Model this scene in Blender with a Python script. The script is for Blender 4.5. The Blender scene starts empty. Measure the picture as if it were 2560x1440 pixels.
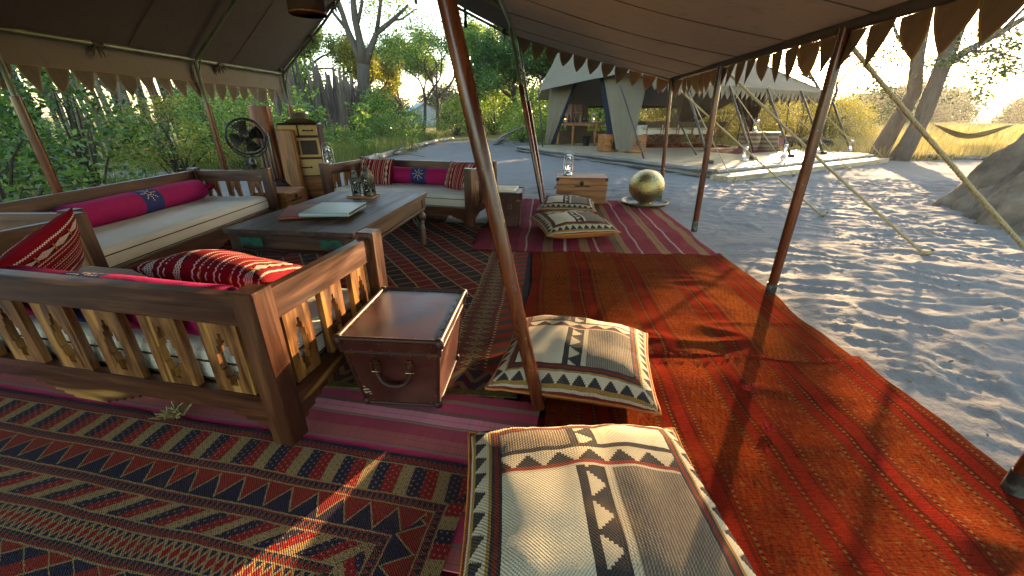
import bpy, bmesh, math, random
import numpy as np
from mathutils import Vector, Matrix, noise as mnoise
# ------------------------------------------------------------------ camera, sky, sun, exposure
sc = bpy.context.scene
col = sc.collection
R = math.radians
cam_d = bpy.data.cameras.new('camera'); cam = bpy.data.objects.new('camera', cam_d); col.objects.link(cam)
cam_d.lens = 14.0; cam_d.sensor_width = 36; cam_d.clip_start = 0.02; cam_d.clip_end = 3000
cam.location = (0, 0, 1.3); cam.rotation_euler = (R(90 - 23.4), 0, 0)
sc.camera = cam
SUN_EL, SUN_AZ = 8.6, 35.0            # degrees above the horizon / clockwise from +Y
w = bpy.data.worlds.new('World'); sc.world = w; w.use_nodes = True
nt = w.node_tree; bg = nt.nodes['Background']
sky = nt.nodes.new('ShaderNodeTexSky'); sky.sky_type = 'NISHITA'; sky.sun_disc = False
sky.sun_elevation = R(SUN_EL); sky.sun_rotation = R(SUN_AZ); sky.air_density = 1.0; sky.dust_density = 1.0; sky.ozone_density = 1.0
nt.links.new(sky.outputs[0], bg.inputs[0]); bg.inputs[1].default_value = 0.15
sun_d = bpy.data.lights.new('sun', 'SUN'); sun = bpy.data.objects.new('sun', sun_d); col.objects.link(sun)
sun_d.energy = 5.0; sun_d.angle = R(0.55); sun_d.color = (1.0, 0.68, 0.36)
sd = Vector((math.sin(R(SUN_AZ)) * math.cos(R(SUN_EL)), math.cos(R(SUN_AZ)) * math.cos(R(SUN_EL)), math.sin(R(SUN_EL))))
sun.rotation_euler = sd.to_track_quat('Z', 'Y').to_euler(); sun.location = sd * 60
sc.view_settings.view_transform = 'Standard'; sc.view_settings.look = 'None'
sc.view_settings.exposure = 2.82; sc.view_settings.gamma = 1.0; sc.view_settings.use_curve_mapping = False
sc.cycles.use_denoising = True
sc.cycles.max_bounces = 8; sc.cycles.diffuse_bounces = 4; sc.cycles.glossy_bounces = 4
sc.cycles.transmission_bounces = 6; sc.cycles.transparent_max_bounces = 12
sc.cycles.sample_clamp_indirect = 6.0
sc.cycles.caustics_reflective = False; sc.cycles.caustics_refractive = False
rnd = random.Random(7)

# ------------------------------------------------------------------ helpers: scene objects
def tag(o, label=None, cat=None, group=None, kind=None):
    if label: o['label'] = label
    if cat: o['category'] = cat
    if group: o['group'] = group
    if kind: o['kind'] = kind
    return o
def thing(name, label, cat, loc=(0, 0, 0), rz=0, group=None):
    o = bpy.data.objects.new(name, None); col.objects.link(o)
    o.empty_display_size = 0.1; o.location = loc; o.rotation_euler = (0, 0, rz)
    return tag(o, label, cat, group)
def put(name, me, parent=None, loc=None, rot=None, scale=None):
    o = bpy.data.objects.new(name, me); col.objects.link(o)
    if parent: o.parent = parent
    if loc: o.location = loc
    if rot: o.rotation_euler = rot
    if scale: o.scale = scale
    return o
def copy_tree(o, parent=None):
    c = o.copy(); col.objects.link(c); c.parent = parent
    for ch in o.children: copy_tree(ch, c)
    return c

# ------------------------------------------------------------------ helpers: mesh building
def frame(d):
    d = Vector(d).normalized()
    a = Vector((0, 0, 1)) if abs(d.z) < .9 else Vector((1, 0, 0))
    s = d.cross(a).normalized(); return s, s.cross(d).normalized()
class MB:
    def __init__(s): s.v = []; s.f = []; s.uv = []; s.mi = []; s.m = 0
    def face(s, idx, uv=None):
        s.f.append(tuple(idx)); s.uv.append(uv); s.mi.append(s.m)
    def add(s, vs, fs, M=None):
        b = len(s.v)
        for p in vs:
            p = Vector(p); s.v.append(tuple(M @ p if M else p))
        for f in fs: s.face([b + i for i in f])
        return s
    def box(s, c, sz, M=None, ch=0.0):
        x, y, z = sz[0] / 2, sz[1] / 2, sz[2] / 2; c = Vector(c)
        ch = min(ch, x * .8, y * .8, z * .8)
        if ch <= 0:
            vs = [c + Vector((a * x, b * y, d * z)) for a in (-1, 1) for b in (-1, 1) for d in (-1, 1)]
            fs = [(0, 1, 3, 2), (4, 6, 7, 5), (0, 4, 5, 1), (2, 3, 7, 6), (0, 2, 6, 4), (1, 5, 7, 3)]
            return s.add(vs, fs, M)
        vs = []; k = {}
        for a in (-1, 1):
            for b in (-1, 1):
                for d in (-1, 1):
                    for ax in range(3):
                        p = [a * (x - ch), b * (y - ch), d * (z - ch)]
                        p[ax] = (a, b, d)[ax] * (x, y, z)[ax]
                        k[(a, b, d, ax)] = len(vs); vs.append(c + Vector(p))
        fs = []
        for q in (-1, 1):
            fs.append([k[(q, -1, -1, 0)], k[(q, 1, -1, 0)], k[(q, 1, 1, 0)], k[(q, -1, 1, 0)]][::q])
            fs.append([k[(-1, q, -1, 1)], k[(-1, q, 1, 1)], k[(1, q, 1, 1)], k[(1, q, -1, 1)]][::q])
            fs.append([k[(-1, -1, q, 2)], k[(1, -1, q, 2)], k[(1, 1, q, 2)], k[(-1, 1, q, 2)]][::q])
        for a in (-1, 1):
            for b in (-1, 1):
                e = a * b
                fs.append([k[(a, b, -1, 0)], k[(a, b, -1, 1)], k[(a, b, 1, 1)], k[(a, b, 1, 0)]][::e])
                fs.append([k[(a, -1, b, 2)], k[(a, -1, b, 0)], k[(a, 1, b, 0)], k[(a, 1, b, 2)]][::e])
                fs.append([k[(-1, a, b, 1)], k[(-1, a, b, 2)], k[(1, a, b, 2)], k[(1, a, b, 1)]][::e])
                for d in (-1, 1):
                    fs.append([k[(a, b, d, 0)], k[(a, b, d, 1)], k[(a, b, d, 2)]][::a * b * d])
        return s.add(vs, fs, M)
    def tube(s, pts, r, n=8, cap=True, M=None, sq=1.0):
        pts = [Vector(p) for p in pts]
        if not isinstance(r, (list, tuple)): r = [r] * len(pts)
        b = len(s.v); up = None
        for i, p in enumerate(pts):
            d = (pts[min(i + 1, len(pts) - 1)] - pts[max(i - 1, 0)])
            if d.length < 1e-9: d = Vector((0, 0, 1))
            d.normalize()
            if up is None: sx, up = frame(d)
            else:
                sx = d.cross(up)
                if sx.length < 1e-6: sx, up = frame(d)
                sx.normalize(); up = sx.cross(d).normalized()
            for j in range(n):
                a = 2 * math.pi * j / n
                q = p + sx * (math.cos(a) * r[i]) + up * (math.sin(a) * r[i] * sq)
                s.v.append(tuple(M @ q if M else q))
        for i in range(len(pts) - 1):
            for j in range(n):
                a0 = b + i * n + j; a1 = b + i * n + (j + 1) % n
                s.face((a0, a1, a1 + n, a0 + n), [(j / n, i), ((j + 1) / n, i), ((j + 1) / n, i + 1), (j / n, i + 1)])
        if cap:
            s.face([b + j for j in range(n)][::-1]); e = b + (len(pts) - 1) * n
            s.face([e + j for j in range(n)])
        return s
    def lathe(s, prof, n=16, c=(0, 0, 0), M=None, fn=None):
        b = len(s.v); c = Vector(c)
        for i, (r, z) in enumerate(prof):
            for j in range(n):
                a = 2 * math.pi * j / n
                rr = r * (fn(a, i) if fn else 1)
                q = c + Vector((rr * math.cos(a), rr * math.sin(a), z))
                s.v.append(tuple(M @ q if M else q))
        for i in range(len(prof) - 1):
            for j in range(n):
                a0 = b + i * n + j; a1 = b + i * n + (j + 1) % n
                s.face((a0, a1, a1 + n, a0 + n), [(j / n, i / len(prof)), ((j + 1) / n, i / len(prof)), ((j + 1) / n, (i + 1) / len(prof)), (j / n, (i + 1) / len(prof))])
        if prof[0][0] > 1e-6: s.face([b + j for j in range(n)][::-1])
        if prof[-1][0] > 1e-6: s.face([b + (len(prof) - 1) * n + j for j in range(n)])
        return s
    def prism(s, poly, y0, y1, M=None):
        """poly in XZ, counter-clockwise seen from -Y, extruded y0..y1"""
        n = len(poly)
        vs = [(x, y0, z) for x, z in poly] + [(x, y1, z) for x, z in poly]
        fs = [tuple(range(n)), tuple(range(n, 2 * n))[::-1]]
        fs += [(i, i + n, (i + 1) % n + n, (i + 1) % n) for i in range(n)]
        return s.add(vs, fs, M)
    def grid(s, fn, nu, nv, uvfn=None, flip=False, close=False):
        b = len(s.v)
        for i in range(nu + 1):
            for j in range(nv + 1):
                s.v.append(tuple(fn(i / nu, j / nv)))
        for i in range(nu):
            for j in range(nv):
                q = [b + i * (nv + 1) + j, b + (i + 1) * (nv + 1) + j, b + (i + 1) * (nv + 1) + j + 1, b + i * (nv + 1) + j + 1]
                t = [(i / nu, j / nv), ((i + 1) / nu, j / nv), ((i + 1) / nu, (j + 1) / nv), (i / nu, (j + 1) / nv)]
                if uvfn: t = [uvfn(*p) for p in t]
                if flip: q = q[::-1]; t = t[::-1]
                s.face(q, t)
        return s
    def mesh(s, name, mats, smooth=False, ang=None):
        me = bpy.data.meshes.new(name); me.from_pydata(s.v, [], s.f)
        if not isinstance(mats, (list, tuple)): mats = [mats]
        for m in mats: me.materials.append(m)
        if any(s.mi): me.polygons.foreach_set('material_index', s.mi)
        if any(u is not None for u in s.uv):
            ul = me.uv_layers.new(name='UVMap'); buf = []
            for f, u in zip(s.f, s.uv):
                for k in range(len(f)): buf.extend(u[k] if u is not None else (0, 0))
            ul.data.foreach_set('uv', buf)
        if smooth: me.polygons.foreach_set('use_smooth', [True] * len(me.polygons))
        if ang is not None: me.set_sharp_from_angle(angle=R(ang))
        me.update(); return me
    def build(s, name, mats, parent=None, loc=None, rot=None, smooth=False, ang=None):
        return put(name, s.mesh(name, mats, smooth, ang), parent, loc, rot)
def npmesh(name, verts, faces, mats, smooth=False):
    """verts (N,3), faces (F,k) numpy arrays"""
    me = bpy.data.meshes.new(name); F, k = faces.shape
    me.vertices.add(len(verts)); me.vertices.foreach_set('co', np.asarray(verts, dtype=np.float32).ravel())
    me.loops.add(F * k); me.loops.foreach_set('vertex_index', np.asarray(faces, dtype=np.int32).ravel())
    me.polygons.add(F); me.polygons.foreach_set('loop_start', np.arange(0, F * k, k, dtype=np.int32))
    if smooth: me.polygons.foreach_set('use_smooth', np.ones(F, dtype=bool))
    for m in (mats if isinstance(mats, (list, tuple)) else [mats]): me.materials.append(m)
    me.update(calc_edges=True); return me
def bez(a, b, sag, n=10):
    a = Vector(a); b = Vector(b)
    return [a.lerp(b, i / n) - Vector((0, 0, sag * 4 * (i / n) * (1 - i / n))) for i in range(n + 1)]
def hashv(i, j, seed):
    h = np.sin(i * 127.1 + j * 311.7 + seed * 74.7) * 43758.5453
    return h - np.floor(h)
def vnoise(x, y, seed=0):
    xi = np.floor(x); yi = np.floor(y); fx = x - xi; fy = y - yi
    fx = fx * fx * fx * (fx * (fx * 6 - 15) + 10); fy = fy * fy * fy * (fy * (fy * 6 - 15) + 10)
    a = hashv(xi, yi, seed); b = hashv(xi + 1, yi, seed); c = hashv(xi, yi + 1, seed); d = hashv(xi + 1, yi + 1, seed)
    return (a * (1 - fx) + b * fx) * (1 - fy) + (c * (1 - fx) + d * fx) * fy
# ------------------------------------------------------------------ materials: a small expression language over shader nodes
G = None
def hexc(h):
    h = h.lstrip('#'); v = [int(h[i:i + 2], 16) / 255 for i in (0, 2, 4)]
    return tuple(c / 12.92 if c <= .04045 else ((c + .055) / 1.055) ** 2.4 for c in v) + (1.0,)
class X:
    def __init__(s, k): s.k = k
    def __add__(s, o): return m('ADD', s, o)
    __radd__ = __add__
    def __sub__(s, o): return m('SUBTRACT', s, o)
    def __rsub__(s, o): return m('SUBTRACT', o, s)
    def __mul__(s, o): return m('MULTIPLY', s, o)
    __rmul__ = __mul__
    def __truediv__(s, o): return m('DIVIDE', s, o)
def link(v, inp):
    if isinstance(v, X): G.links.new(v.k, inp)
    else: inp.default_value = v
def m(op, *a):
    n = G.nodes.new('ShaderNodeMath'); n.operation = op
    for i, v in enumerate(a): link(v, n.inputs[i])
    return X(n.outputs[0])
def fr(x): return m('FRACT', x)
def fl(x): return m('FLOOR', x)
def ab(x): return m('ABSOLUTE', x)
def mn(a, b): return m('MINIMUM', a, b)
def mx(a, b): return m('MAXIMUM', a, b)
def lt(a, b): return m('LESS_THAN', a, b)
def gt(a, b): return m('GREATER_THAN', a, b)
def sin(x): return m('SINE', x)
def tri(x): return ab(fr(x) - .5) * 2
def band(x, a, b): return gt(x, a) * lt(x, b)
def sstep(x, a, b):
    n = G.nodes.new('ShaderNodeMapRange'); n.interpolation_type = 'SMOOTHSTEP'
    link(x, n.inputs[0]); n.inputs[1].default_value = a; n.inputs[2].default_value = b
    return X(n.outputs[0])
def sel(c, a, b): return a * c + b * (1 - c)
def mixc(f, a, b, mode='MIX'):
    n = G.nodes.new('ShaderNodeMix'); n.data_type = 'RGBA'; n.blend_type = mode; n.clamp_factor = True
    link(f, n.inputs[0])
    for v, i in ((a, 6), (b, 7)):
        if isinstance(v, str): v = hexc(v)
        link(v, n.inputs[i])
    return X(n.outputs[2])
def ramp(f, stops, interp='LINEAR'):
    n = G.nodes.new('ShaderNodeValToRGB'); r = n.color_ramp; r.interpolation = interp
    while len(r.elements) < len(stops): r.elements.new(.5)
    for e, (p, c) in zip(r.elements, stops):
        e.position = p; e.color = hexc(c) if isinstance(c, str) else c
    link(f, n.inputs[0]); return X(n.outputs[0])
def coord(kind='Object'):
    n = G.nodes.new('ShaderNodeTexCoord'); return X(n.outputs[kind])
def sep(v):
    n = G.nodes.new('ShaderNodeSeparateXYZ'); G.links.new(v.k, n.inputs[0]); return [X(o) for o in n.outputs]
def comb(x, y, z=0.0):
    n = G.nodes.new('ShaderNodeCombineXYZ')
    for i, v in enumerate((x, y, z)): link(v, n.inputs[i])
    return X(n.outputs[0])
def vscale(v, s, off=None):
    n = G.nodes.new('ShaderNodeMapping'); G.links.new(v.k, n.inputs[0]); n.inputs[3].default_value = s
    if off is not None:
        if isinstance(off, X): G.links.new(off.k, n.inputs[1])
        else: n.inputs[1].default_value = off
    return X(n.outputs[0])
def noise(v, scale=5, detail=3, rough=.55, dist=0):
    n = G.nodes.new('ShaderNodeTexNoise'); G.links.new(v.k, n.inputs['Vector'])
    n.inputs['Scale'].default_value = scale; n.inputs['Detail'].default_value = detail
    n.inputs['Roughness'].default_value = rough; n.inputs['Distortion'].default_value = dist
    return X(n.outputs[0])
def voro(v, scale, feat='F1', out='Distance'):
    n = G.nodes.new('ShaderNodeTexVoronoi'); n.feature = feat; G.links.new(v.k, n.inputs['Vector'])
    n.inputs['Scale'].default_value = scale; return X(n.outputs[out])
def orand():
    n = G.nodes.new('ShaderNodeObjectInfo'); return X(n.outputs['Random'])
def island():
    n = G.nodes.new('ShaderNodeNewGeometry'); return X(n.outputs['Random Per Island'])
def attr(name):
    n = G.nodes.new('ShaderNodeAttribute'); n.attribute_name = name; return X(n.outputs['Fac'])
def offs(v, k=37.0):
    r = orand(); n = G.nodes.new('ShaderNodeVectorMath'); n.operation = 'ADD'
    G.links.new(v.k, n.inputs[0]); G.links.new(comb(r * k, r * k * 1.7, r * k * .6).k, n.inputs[1]); return X(n.outputs[0])
MATS = {}
def mat(name, fn, rough=.6, metal=0.0, spec=.5, bump=None, bstr=.3, bdist=.01, **kw):
    """fn() -> colour expression (or (colour, height[, rough])) built in the new tree"""
    global G
    M_ = bpy.data.materials.new(name); M_.use_nodes = True; G = M_.node_tree
    p = G.nodes['Principled BSDF']; out = G.nodes['Material Output']
    c = fn() if callable(fn) else hexc(fn); h = None; rg = rough
    if isinstance(c, tuple) and isinstance(c[0], X):
        if len(c) > 2: rg = c[2]
        h = c[1]; c = c[0]
    link(c, p.inputs['Base Color']); link(rg, p.inputs['Roughness'])
    p.inputs['Metallic'].default_value = metal; p.inputs['Specular IOR Level'].default_value = spec
    for k, v in kw.items():
        if k in ('translucent',): continue
        p.inputs[k].default_value = v
    if h is not None:
        b = G.nodes.new('ShaderNodeBump'); b.inputs['Strength'].default_value = bstr; b.inputs['Distance'].default_value = bdist
        link(h, b.inputs['Height']); G.links.new(b.outputs[0], p.inputs['Normal'])
    tr = kw.get('translucent')
    if tr:
        t = G.nodes.new('ShaderNodeBsdfTranslucent'); mixs = G.nodes.new('ShaderNodeMixShader')
        if isinstance(c, X):
            tc = mixc(1.0, c, tr[1], 'MULTIPLY') if tr[1] else c
            G.links.new(tc.k, t.inputs[0])
        else: t.inputs[0].default_value = c
        mixs.inputs[0].default_value = tr[0]
        G.links.new(p.outputs[0], mixs.inputs[1]); G.links.new(t.outputs[0], mixs.inputs[2]); G.links.new(mixs.outputs[0], out.inputs[0])
    MATS[name] = M_; return M_

def wood_fn(axis, dark, mid, light, sap, sapamt=.64, sc=1.0, rb=.28):
    def f():
        v = offs(coord('Object')); s = [9.0 * sc] * 3; s[axis] = .9 * sc
        n1 = noise(vscale(v, tuple(s)), 1.6, 4, .6, .6)
        s2 = [70.0 * sc] * 3; s2[axis] = 3.0 * sc
        n2 = noise(vscale(v, tuple(s2)), 1.0, 2, .6)
        s3 = [4.5 * sc] * 3; s3[axis] = .55 * sc
        n3 = noise(vscale(v, tuple(s3), (3.1, 7.7, 1.3)), 1.5, 1, .5, .3)
        c = ramp(n1, [(.3, dark), (.5, mid), (.68, light)])
        c = mixc(sstep(n3, sapamt, sapamt + .05) * .85, c, sap)
        c = mixc(sstep(n2, .42, .75) * .45, c, hexc(dark))
        return c, n2 + n1 * .4, sstep(n1, .2, .9) * .25 + rb
    return f
SHEE = ('#1f0e07', '#40200c', '#5e3515', '#a0743a')
for a, nm in enumerate('xyz'):
    mat('sheesham_' + nm, wood_fn(a, *SHEE), bstr=.12, bdist=.004)
    mat('sheesham_pale_' + nm, wood_fn(a, '#2c1407', '#66401c', '#8a5c2a', '#9c7034', .58, 2.4), bstr=.12, bdist=.004)
    mat('dark_table_' + nm, wood_fn(a, '#24140c', '#402818', '#5a3c24', '#6a4a2e', .7, 1.0, .40), bstr=.15, bdist=.004)
    mat('pine_' + nm, wood_fn(a, '#5d3415', '#8a5424', '#a96e33', '#c08a48', .7), bstr=.12, bdist=.004)
    mat('weathered_' + nm, wood_fn(a, '#5a4f42', '#877a66', '#a89b83', '#b8ab92', .66, .6), rough=.85, bstr=.4, bdist=.01)
    mat('deck_' + nm, wood_fn(a, '#6c5f4a', '#8f7f63', '#a5936f', '#b09d78', .6, .7), bstr=.3, bdist=.006)
    mat('grey_log_' + nm, wood_fn(a, '#34302a', '#5b544a', '#7c7366', '#8d8475', .7, .6), rough=.9, bstr=.6, bdist=.012)
    mat('redwood_' + nm, wood_fn(a, '#4b2410', '#7a3f1c', '#97562a', '#a86a34', .75), bstr=.1, bdist=.004)
def pole_fn():
    c, h, _ = wood_fn(2, '#2c1208', '#552812', '#6e3a1c', '#7a4422', .8)()
    n = noise(coord('Object'), 26, 4, .7)
    c = mixc(sstep(n, .72, .76) * .35, c, '#9a8878')
    return c, h * .5, sstep(noise(coord('Object'), 14, 3), .3, .8) * .12 + .18
mat('polished_pole', pole_fn, bstr=.06, bdist=.003)
mat('brass', lambda: (mixc(noise(coord('Object'), 9, 3), '#8a6a30', '#b08c46'), noise(coord('Object'), 40, 2)), rough=.32, metal=1.0, bstr=.1, bdist=.002)
mat('gold_nail', '#b08a3c', rough=.35, metal=1.0)
mat('steel', lambda: (mixc(noise(coord('Object'), 12, 3), '#8d8f90', '#b9babb'), noise(coord('Object'), 30, 2)), rough=.3, metal=1.0, bstr=.05, bdist=.002)
mat('iron', lambda: mixc(noise(coord('Object'), 22, 3), '#1b1714', '#3a312a'), rough=.55, metal=.6)
mat('green_tube', lambda: mixc(sstep(noise(coord('Object'), 8, 4), .35, .75), '#4c5432', '#6f7048'), rough=.4, spec=.5)
mat('dark_pole', lambda: mixc(noise(coord('Object'), 7, 3), '#1e1812', '#3c3024'), rough=.45)
mat('black_plastic', lambda: mixc(noise(coord('Object'), 12, 2), '#0d0c0b', '#1e1c19'), rough=.35)
mat('black_cloth', lambda: mixc(noise(coord('Object'), 9, 3), '#14100d', '#2a2019'), rough=.9, spec=.1)

# canvas
def canvas_fn(a, b, wz=260):
    def f():
        v = coord('Object'); x, y, z = sep(v)
        n = noise(v, 1.4, 4, .6); n2 = noise(v, 9, 4, .7)
        weave = sin(x * wz) * sin(y * wz) + sin(z * wz)
        c = mixc(n, a, b); c = mixc(sstep(n2, .52, .8) * .35, c, '#3c342b')
        return c, n * 1.4 + n2 * .7 + weave * .012
    return f
mat('canvas_roof', canvas_fn('#5c554c', '#6b6359'), rough=.9, spec=.1, bstr=.35, bdist=.02, translucent=(.2, (1, .86, .74, 1)))
mat('canvas_fly', canvas_fn('#877d71', '#998e80'), rough=.9, spec=.1, bstr=.35, bdist=.02, translucent=(.42, (1, .95, .88, 1)))
mat('canvas_pennant', canvas_fn('#655a4b', '#7a6d5a'), rough=.9, spec=.1, bstr=.25, bdist=.01, translucent=(.36, (1, .88, .7, 1)))
mat('canvas_trim', canvas_fn('#857150', '#96815c'), rough=.9, spec=.1, bstr=.2, bdist=.004, translucent=(.2, (1, .85, .6, 1)))
mat('canvas_valance', canvas_fn('#6c6353', '#7d725f'), rough=.9, spec=.1, bstr=.35, bdist=.02, translucent=(.12, (1, .85, .65, 1)))
mat('canvas_dining', canvas_fn('#6c6250', '#7c725e'), rough=.9, spec=.1, bstr=.35, bdist=.02, translucent=(.14, (1, .9, .75, 1)))
mat('canvas_brown', canvas_fn('#4a3f31', '#5b4f3e'), rough=.9, spec=.1, bstr=.35, bdist=.02, translucent=(.08, (1, .85, .65, 1)))
mat('canvas_pale', canvas_fn('#8f9696', '#a4abab'), rough=.9, spec=.1)
mat('drape', canvas_fn('#2c2118', '#3a2c20'), rough=.95, spec=.05, bstr=.3, bdist=.02)
mat('flap_edge', '#23262b', rough=.9, spec=.1)
mat('mesh_window', lambda: mixc(noise(coord('Object'), 60, 1), '#5c5a3c', '#8a8250'), rough=.9, translucent=(.6, (1, .95, .7, 1)))
mat('rope', lambda: (mixc(noise(vscale(coord('Object'), (1, 1, 1)), 60, 3), '#86754f', '#b5a27a'), noise(coord('Object'), 90, 2)), rough=.9, spec=.1, bstr=.8, bdist=.004, translucent=(.15, (1, .9, .7, 1)))

# cloth
def cloth(name, a, b, scale=3, weave=900, bs=.25, rough=.9, tr=None):
    def f():
        v = coord('Object'); x, y, z = sep(v); n = noise(v, scale, 4, .6)
        n2 = noise(v, 45, 2, .6)
        return mixc(n, a, b), n * .6 + n2 * .12 + sin(x * weave) * .05 + sin((y + z) * weave) * .05
    return mat(name, f, rough=rough, spec=.15, bstr=bs, bdist=.02, **({'translucent': tr} if tr else {}))
cloth('magenta_cloth', '#8c0d45', '#a5185a', 4)
cloth('mattress_cloth', '#b9b3a4', '#d2ccbd', 2.2, 500, .5)
cloth('piping', '#3a2a18', '#5a4326', 8)
cloth('terracotta_cloth', '#a5602c', '#bd7838', 5, 700, .5)
cloth('white_linen', '#cfc9ba', '#e2dccc', 4)
cloth('khaki_canvas', '#4a4333', '#5c5442', 5)
cloth('hammock_cloth', '#3d3a22', '#5c5733', 5)
cloth('hat_felt', '#544b3b', '#665b48', 6)
cloth('beanbag', '#241c15', '#362a1f', 5)
def leather_fn():
    v = coord('Object'); n = noise(v, 4, 4, .6); n2 = noise(v, 60, 3, .6); n3 = noise(v, 1.6, 2)
    c = ramp(n, [(.3, '#280f0a'), (.55, '#3c1810'), (.75, '#4e2416')])
    c = mixc(sstep(n3, .55, .75) * .25, c, '#6a4a3a')
    c = mixc(sstep(noise(v, 9, 5, .7), .70, .74) * .35, c, '#8a6a50')
    return c, n2 + n * .6, sstep(n, .2, .8) * .25 + .27
mat('leather', leather_fn, bstr=.12, bdist=.004)
mat('leather_edge', lambda: (mixc(noise(coord('Object'), 14, 4), '#221009', '#3d1e13'), noise(coord('Object'), 60, 3)), rough=.5, spec=.3, bstr=.12, bdist=.004)
mat('scuff', '#a58c70', rough=.9)
mat('vellum', lambda: mixc(noise(coord('Object'), 6, 4), '#a08048', '#b8985c'), rough=.6)
mat('wicker_dark', lambda: (mixc(voro(vscale(coord('Object'), (40, 40, 80)), 1.0), '#1c100a', '#3a2416'), voro(coord('Object'), 60)), rough=.6, bstr=.6, bdist=.01)
mat('book_grey', lambda: mixc(noise(coord('Object'), 5, 3), '#8a9a98', '#9fb0ac'), rough=.35)
mat('book_blue_edge', '#2f3d48', rough=.5)
mat('book_red', lambda: mixc(noise(coord('Object'), 8, 3), '#6e2f1e', '#8b4530'), rough=.45)
mat('book_brown', lambda: mixc(noise(coord('Object'), 6, 3), '#38231a', '#4a3024'), rough=.5)
mat('paper', lambda: mixc(noise(vscale(coord('Object'), (1, 1, 160)), 2, 1), '#b8ab90', '#d8cdb4'), rough=.9)
mat('green_paint', lambda: mixc(sstep(noise(coord('Object'), 14, 4), .5, .62), '#0f5c44', '#1d3a30'), rough=.5)
mat('patina', lambda: (mixc(sstep(noise(coord('Object'), 18, 4), .45, .65), '#2f3430', '#67685c'), noise(coord('Object'), 60, 3)), rough=.5, metal=.6, bstr=.3, bdist=.003)
mat('hammered_brass', lambda: (mixc(noise(coord('Object'), 7, 4), '#8b7a48', '#b6a470'), voro(coord('Object'), 46) * 1.0 + noise(coord('Object'), 130, 2) * .35, sstep(noise(coord('Object'), 12, 3), .2, .9) * .25 + .24), metal=1.0, bstr=.7, bdist=.008)
mat('glass', lambda: mixc(.5, '#ffffff', '#f4faf8'), rough=.04, **{'Transmission Weight': 1.0, 'IOR': 1.25})
mat('bottle_green', '#1c2a12', rough=.08, **{'Transmission Weight': .6})
mat('bottle_amber', '#4a2408', rough=.08, **{'Transmission Weight': .5})
mat('flame', '#ffb050', rough=.5, **{'Emission Color': hexc('#ffa040'), 'Emission Strength': 9.0})
mat('lamp_shade', lambda: (mixc(noise(vscale(coord('Object'), (1, 1, 14)), 14, 3), '#3a2a18', '#5a4528'), noise(vscale(coord('Object'), (1, 1, 14)), 20, 2)), rough=.8, bstr=.4, bdist=.006)
mat('wicker_barrel', lambda: (mixc(tri(sep(coord('Object'))[2] * 7), '#4a3324', '#8b7458'), voro(coord('Object'), 50)), rough=.85, bstr=.5, bdist=.01)

# ---- patterned textiles (UV in metres)
def weave_h(u, v, k=420): return sin(u * k) * sin(v * k) * .5
NAVY, RED, RUST, BEIGE, CRIM = '#1f2334', '#8e1c1c', '#8c2c1e', '#9c8354', '#741020'
def rug_bands():
    uv = coord('UV'); u0, v0, _ = sep(uv)
    w1 = noise(uv, 3.0, 2) - .5 + (noise(uv, 70, 2) - .5) * .28; w2 = noise(vscale(uv, (1, 1, 1), (7, 3, 0)), 4.0, 2) - .5 + (noise(uv, 90, 2) - .5) * .4
    u = u0 + w2 * .02; v = v0 + w1 * .022
    U = 2.60
    du = (U - u) + .178 - .06
    turn = lt(du, v); e = mn(v, du); s = sel(turn, v * 1.0, u)
    edges = [0, .012, .045, .178, .215, .325, .363, .448, .481, .555, .588]
    n_tri = lt(tri(s * 46), fr(e * 27.0))
    N = mixc(n_tri, NAVY, RED)
    zz = lt(ab(tri(s * 46) - fr(e * 27.0)), .13); N = mixc(zz, N, '#6e5a3a')
    def stripes(per, slant):
        t = fr((s + e * slant) / per)
        c = ramp(t, [(0, RED), (.34, BEIGE), (.67, NAVY)], 'CONSTANT')
        dots = lt(tri(s * 52), .34) * lt(tri(e * 46 + fl(s * 52) * .5), .30)
        return mixc(dots * .7, c, ramp(t, [(0, BEIGE), (.34, RED), (.67, BEIGE)], 'CONSTANT'))
    S1 = stripes(.15, -.12); S2 = stripes(.15, 1.2)
    ze = (e - .215) / .11; zt = tri(s * 9.5)
    Z = mixc(lt(zt * .8 + .1, ze), RUST, NAVY); Z = mixc(lt(ab(zt * .8 + .1 - ze), .05), Z, BEIGE)
    Z = mixc(lt(ab(zt * .8 + .1 - ze - .22), .03), Z, RED)
    dd = (e - .481) / .074; dt = ab(tri(s * 15) - .5) * 2; dm = ab(dd - .5) * 2
    D = mixc(lt(ab(dt + dm - 1), .25), mixc(gt(dt + dm, 1), RED, NAVY), BEIGE); D = mixc(lt(dt + dm, .45), D, RED)
    f1 = fr((s + e * 1.6) * 5.2); F = mixc(lt(f1, .5), NAVY, RUST)
    F = mixc(lt(ab(f1 - .5), .03) , F, BEIGE); F = mixc(lt(fr((s - e * 1.6) * 10), .06), F, BEIGE)
    c = mixc(gt(e, edges[1]), NAVY, N)
    for a, b in ((2, S1), (3, N), (4, Z), (5, N), (6, S2), (7, N), (8, D), (9, N), (10, F)):
        c = mixc(gt(e, edges[a]), c, b)
    lines = lt(mn(mn(mn(ab(e - .045), ab(e - .178)), mn(ab(e - .215), ab(e - .325))), mn(mn(ab(e - .363), ab(e - .448)), mn(mn(ab(e - .481), ab(e - .555)), ab(e - .588)))), .0028)
    c = mixc(lines, c, BEIGE)
    wear = noise(uv, 2.2, 5, .65); fine = noise(uv, 240, 2, .6)
    c = mixc(.16, c, '#5a3a30'); c = mixc(sstep(wear, .45, .8) * .45, c, '#5a3a30'); c = mixc(fine * .28, c, '#120c10')
    return c, weave_h(u0, v0, 700) + fine * .8 + noise(uv, 5, 3) * 1.5
mat('rug_banded', rug_bands, rough=.95, spec=.1, bstr=.5, bdist=.006)

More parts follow.
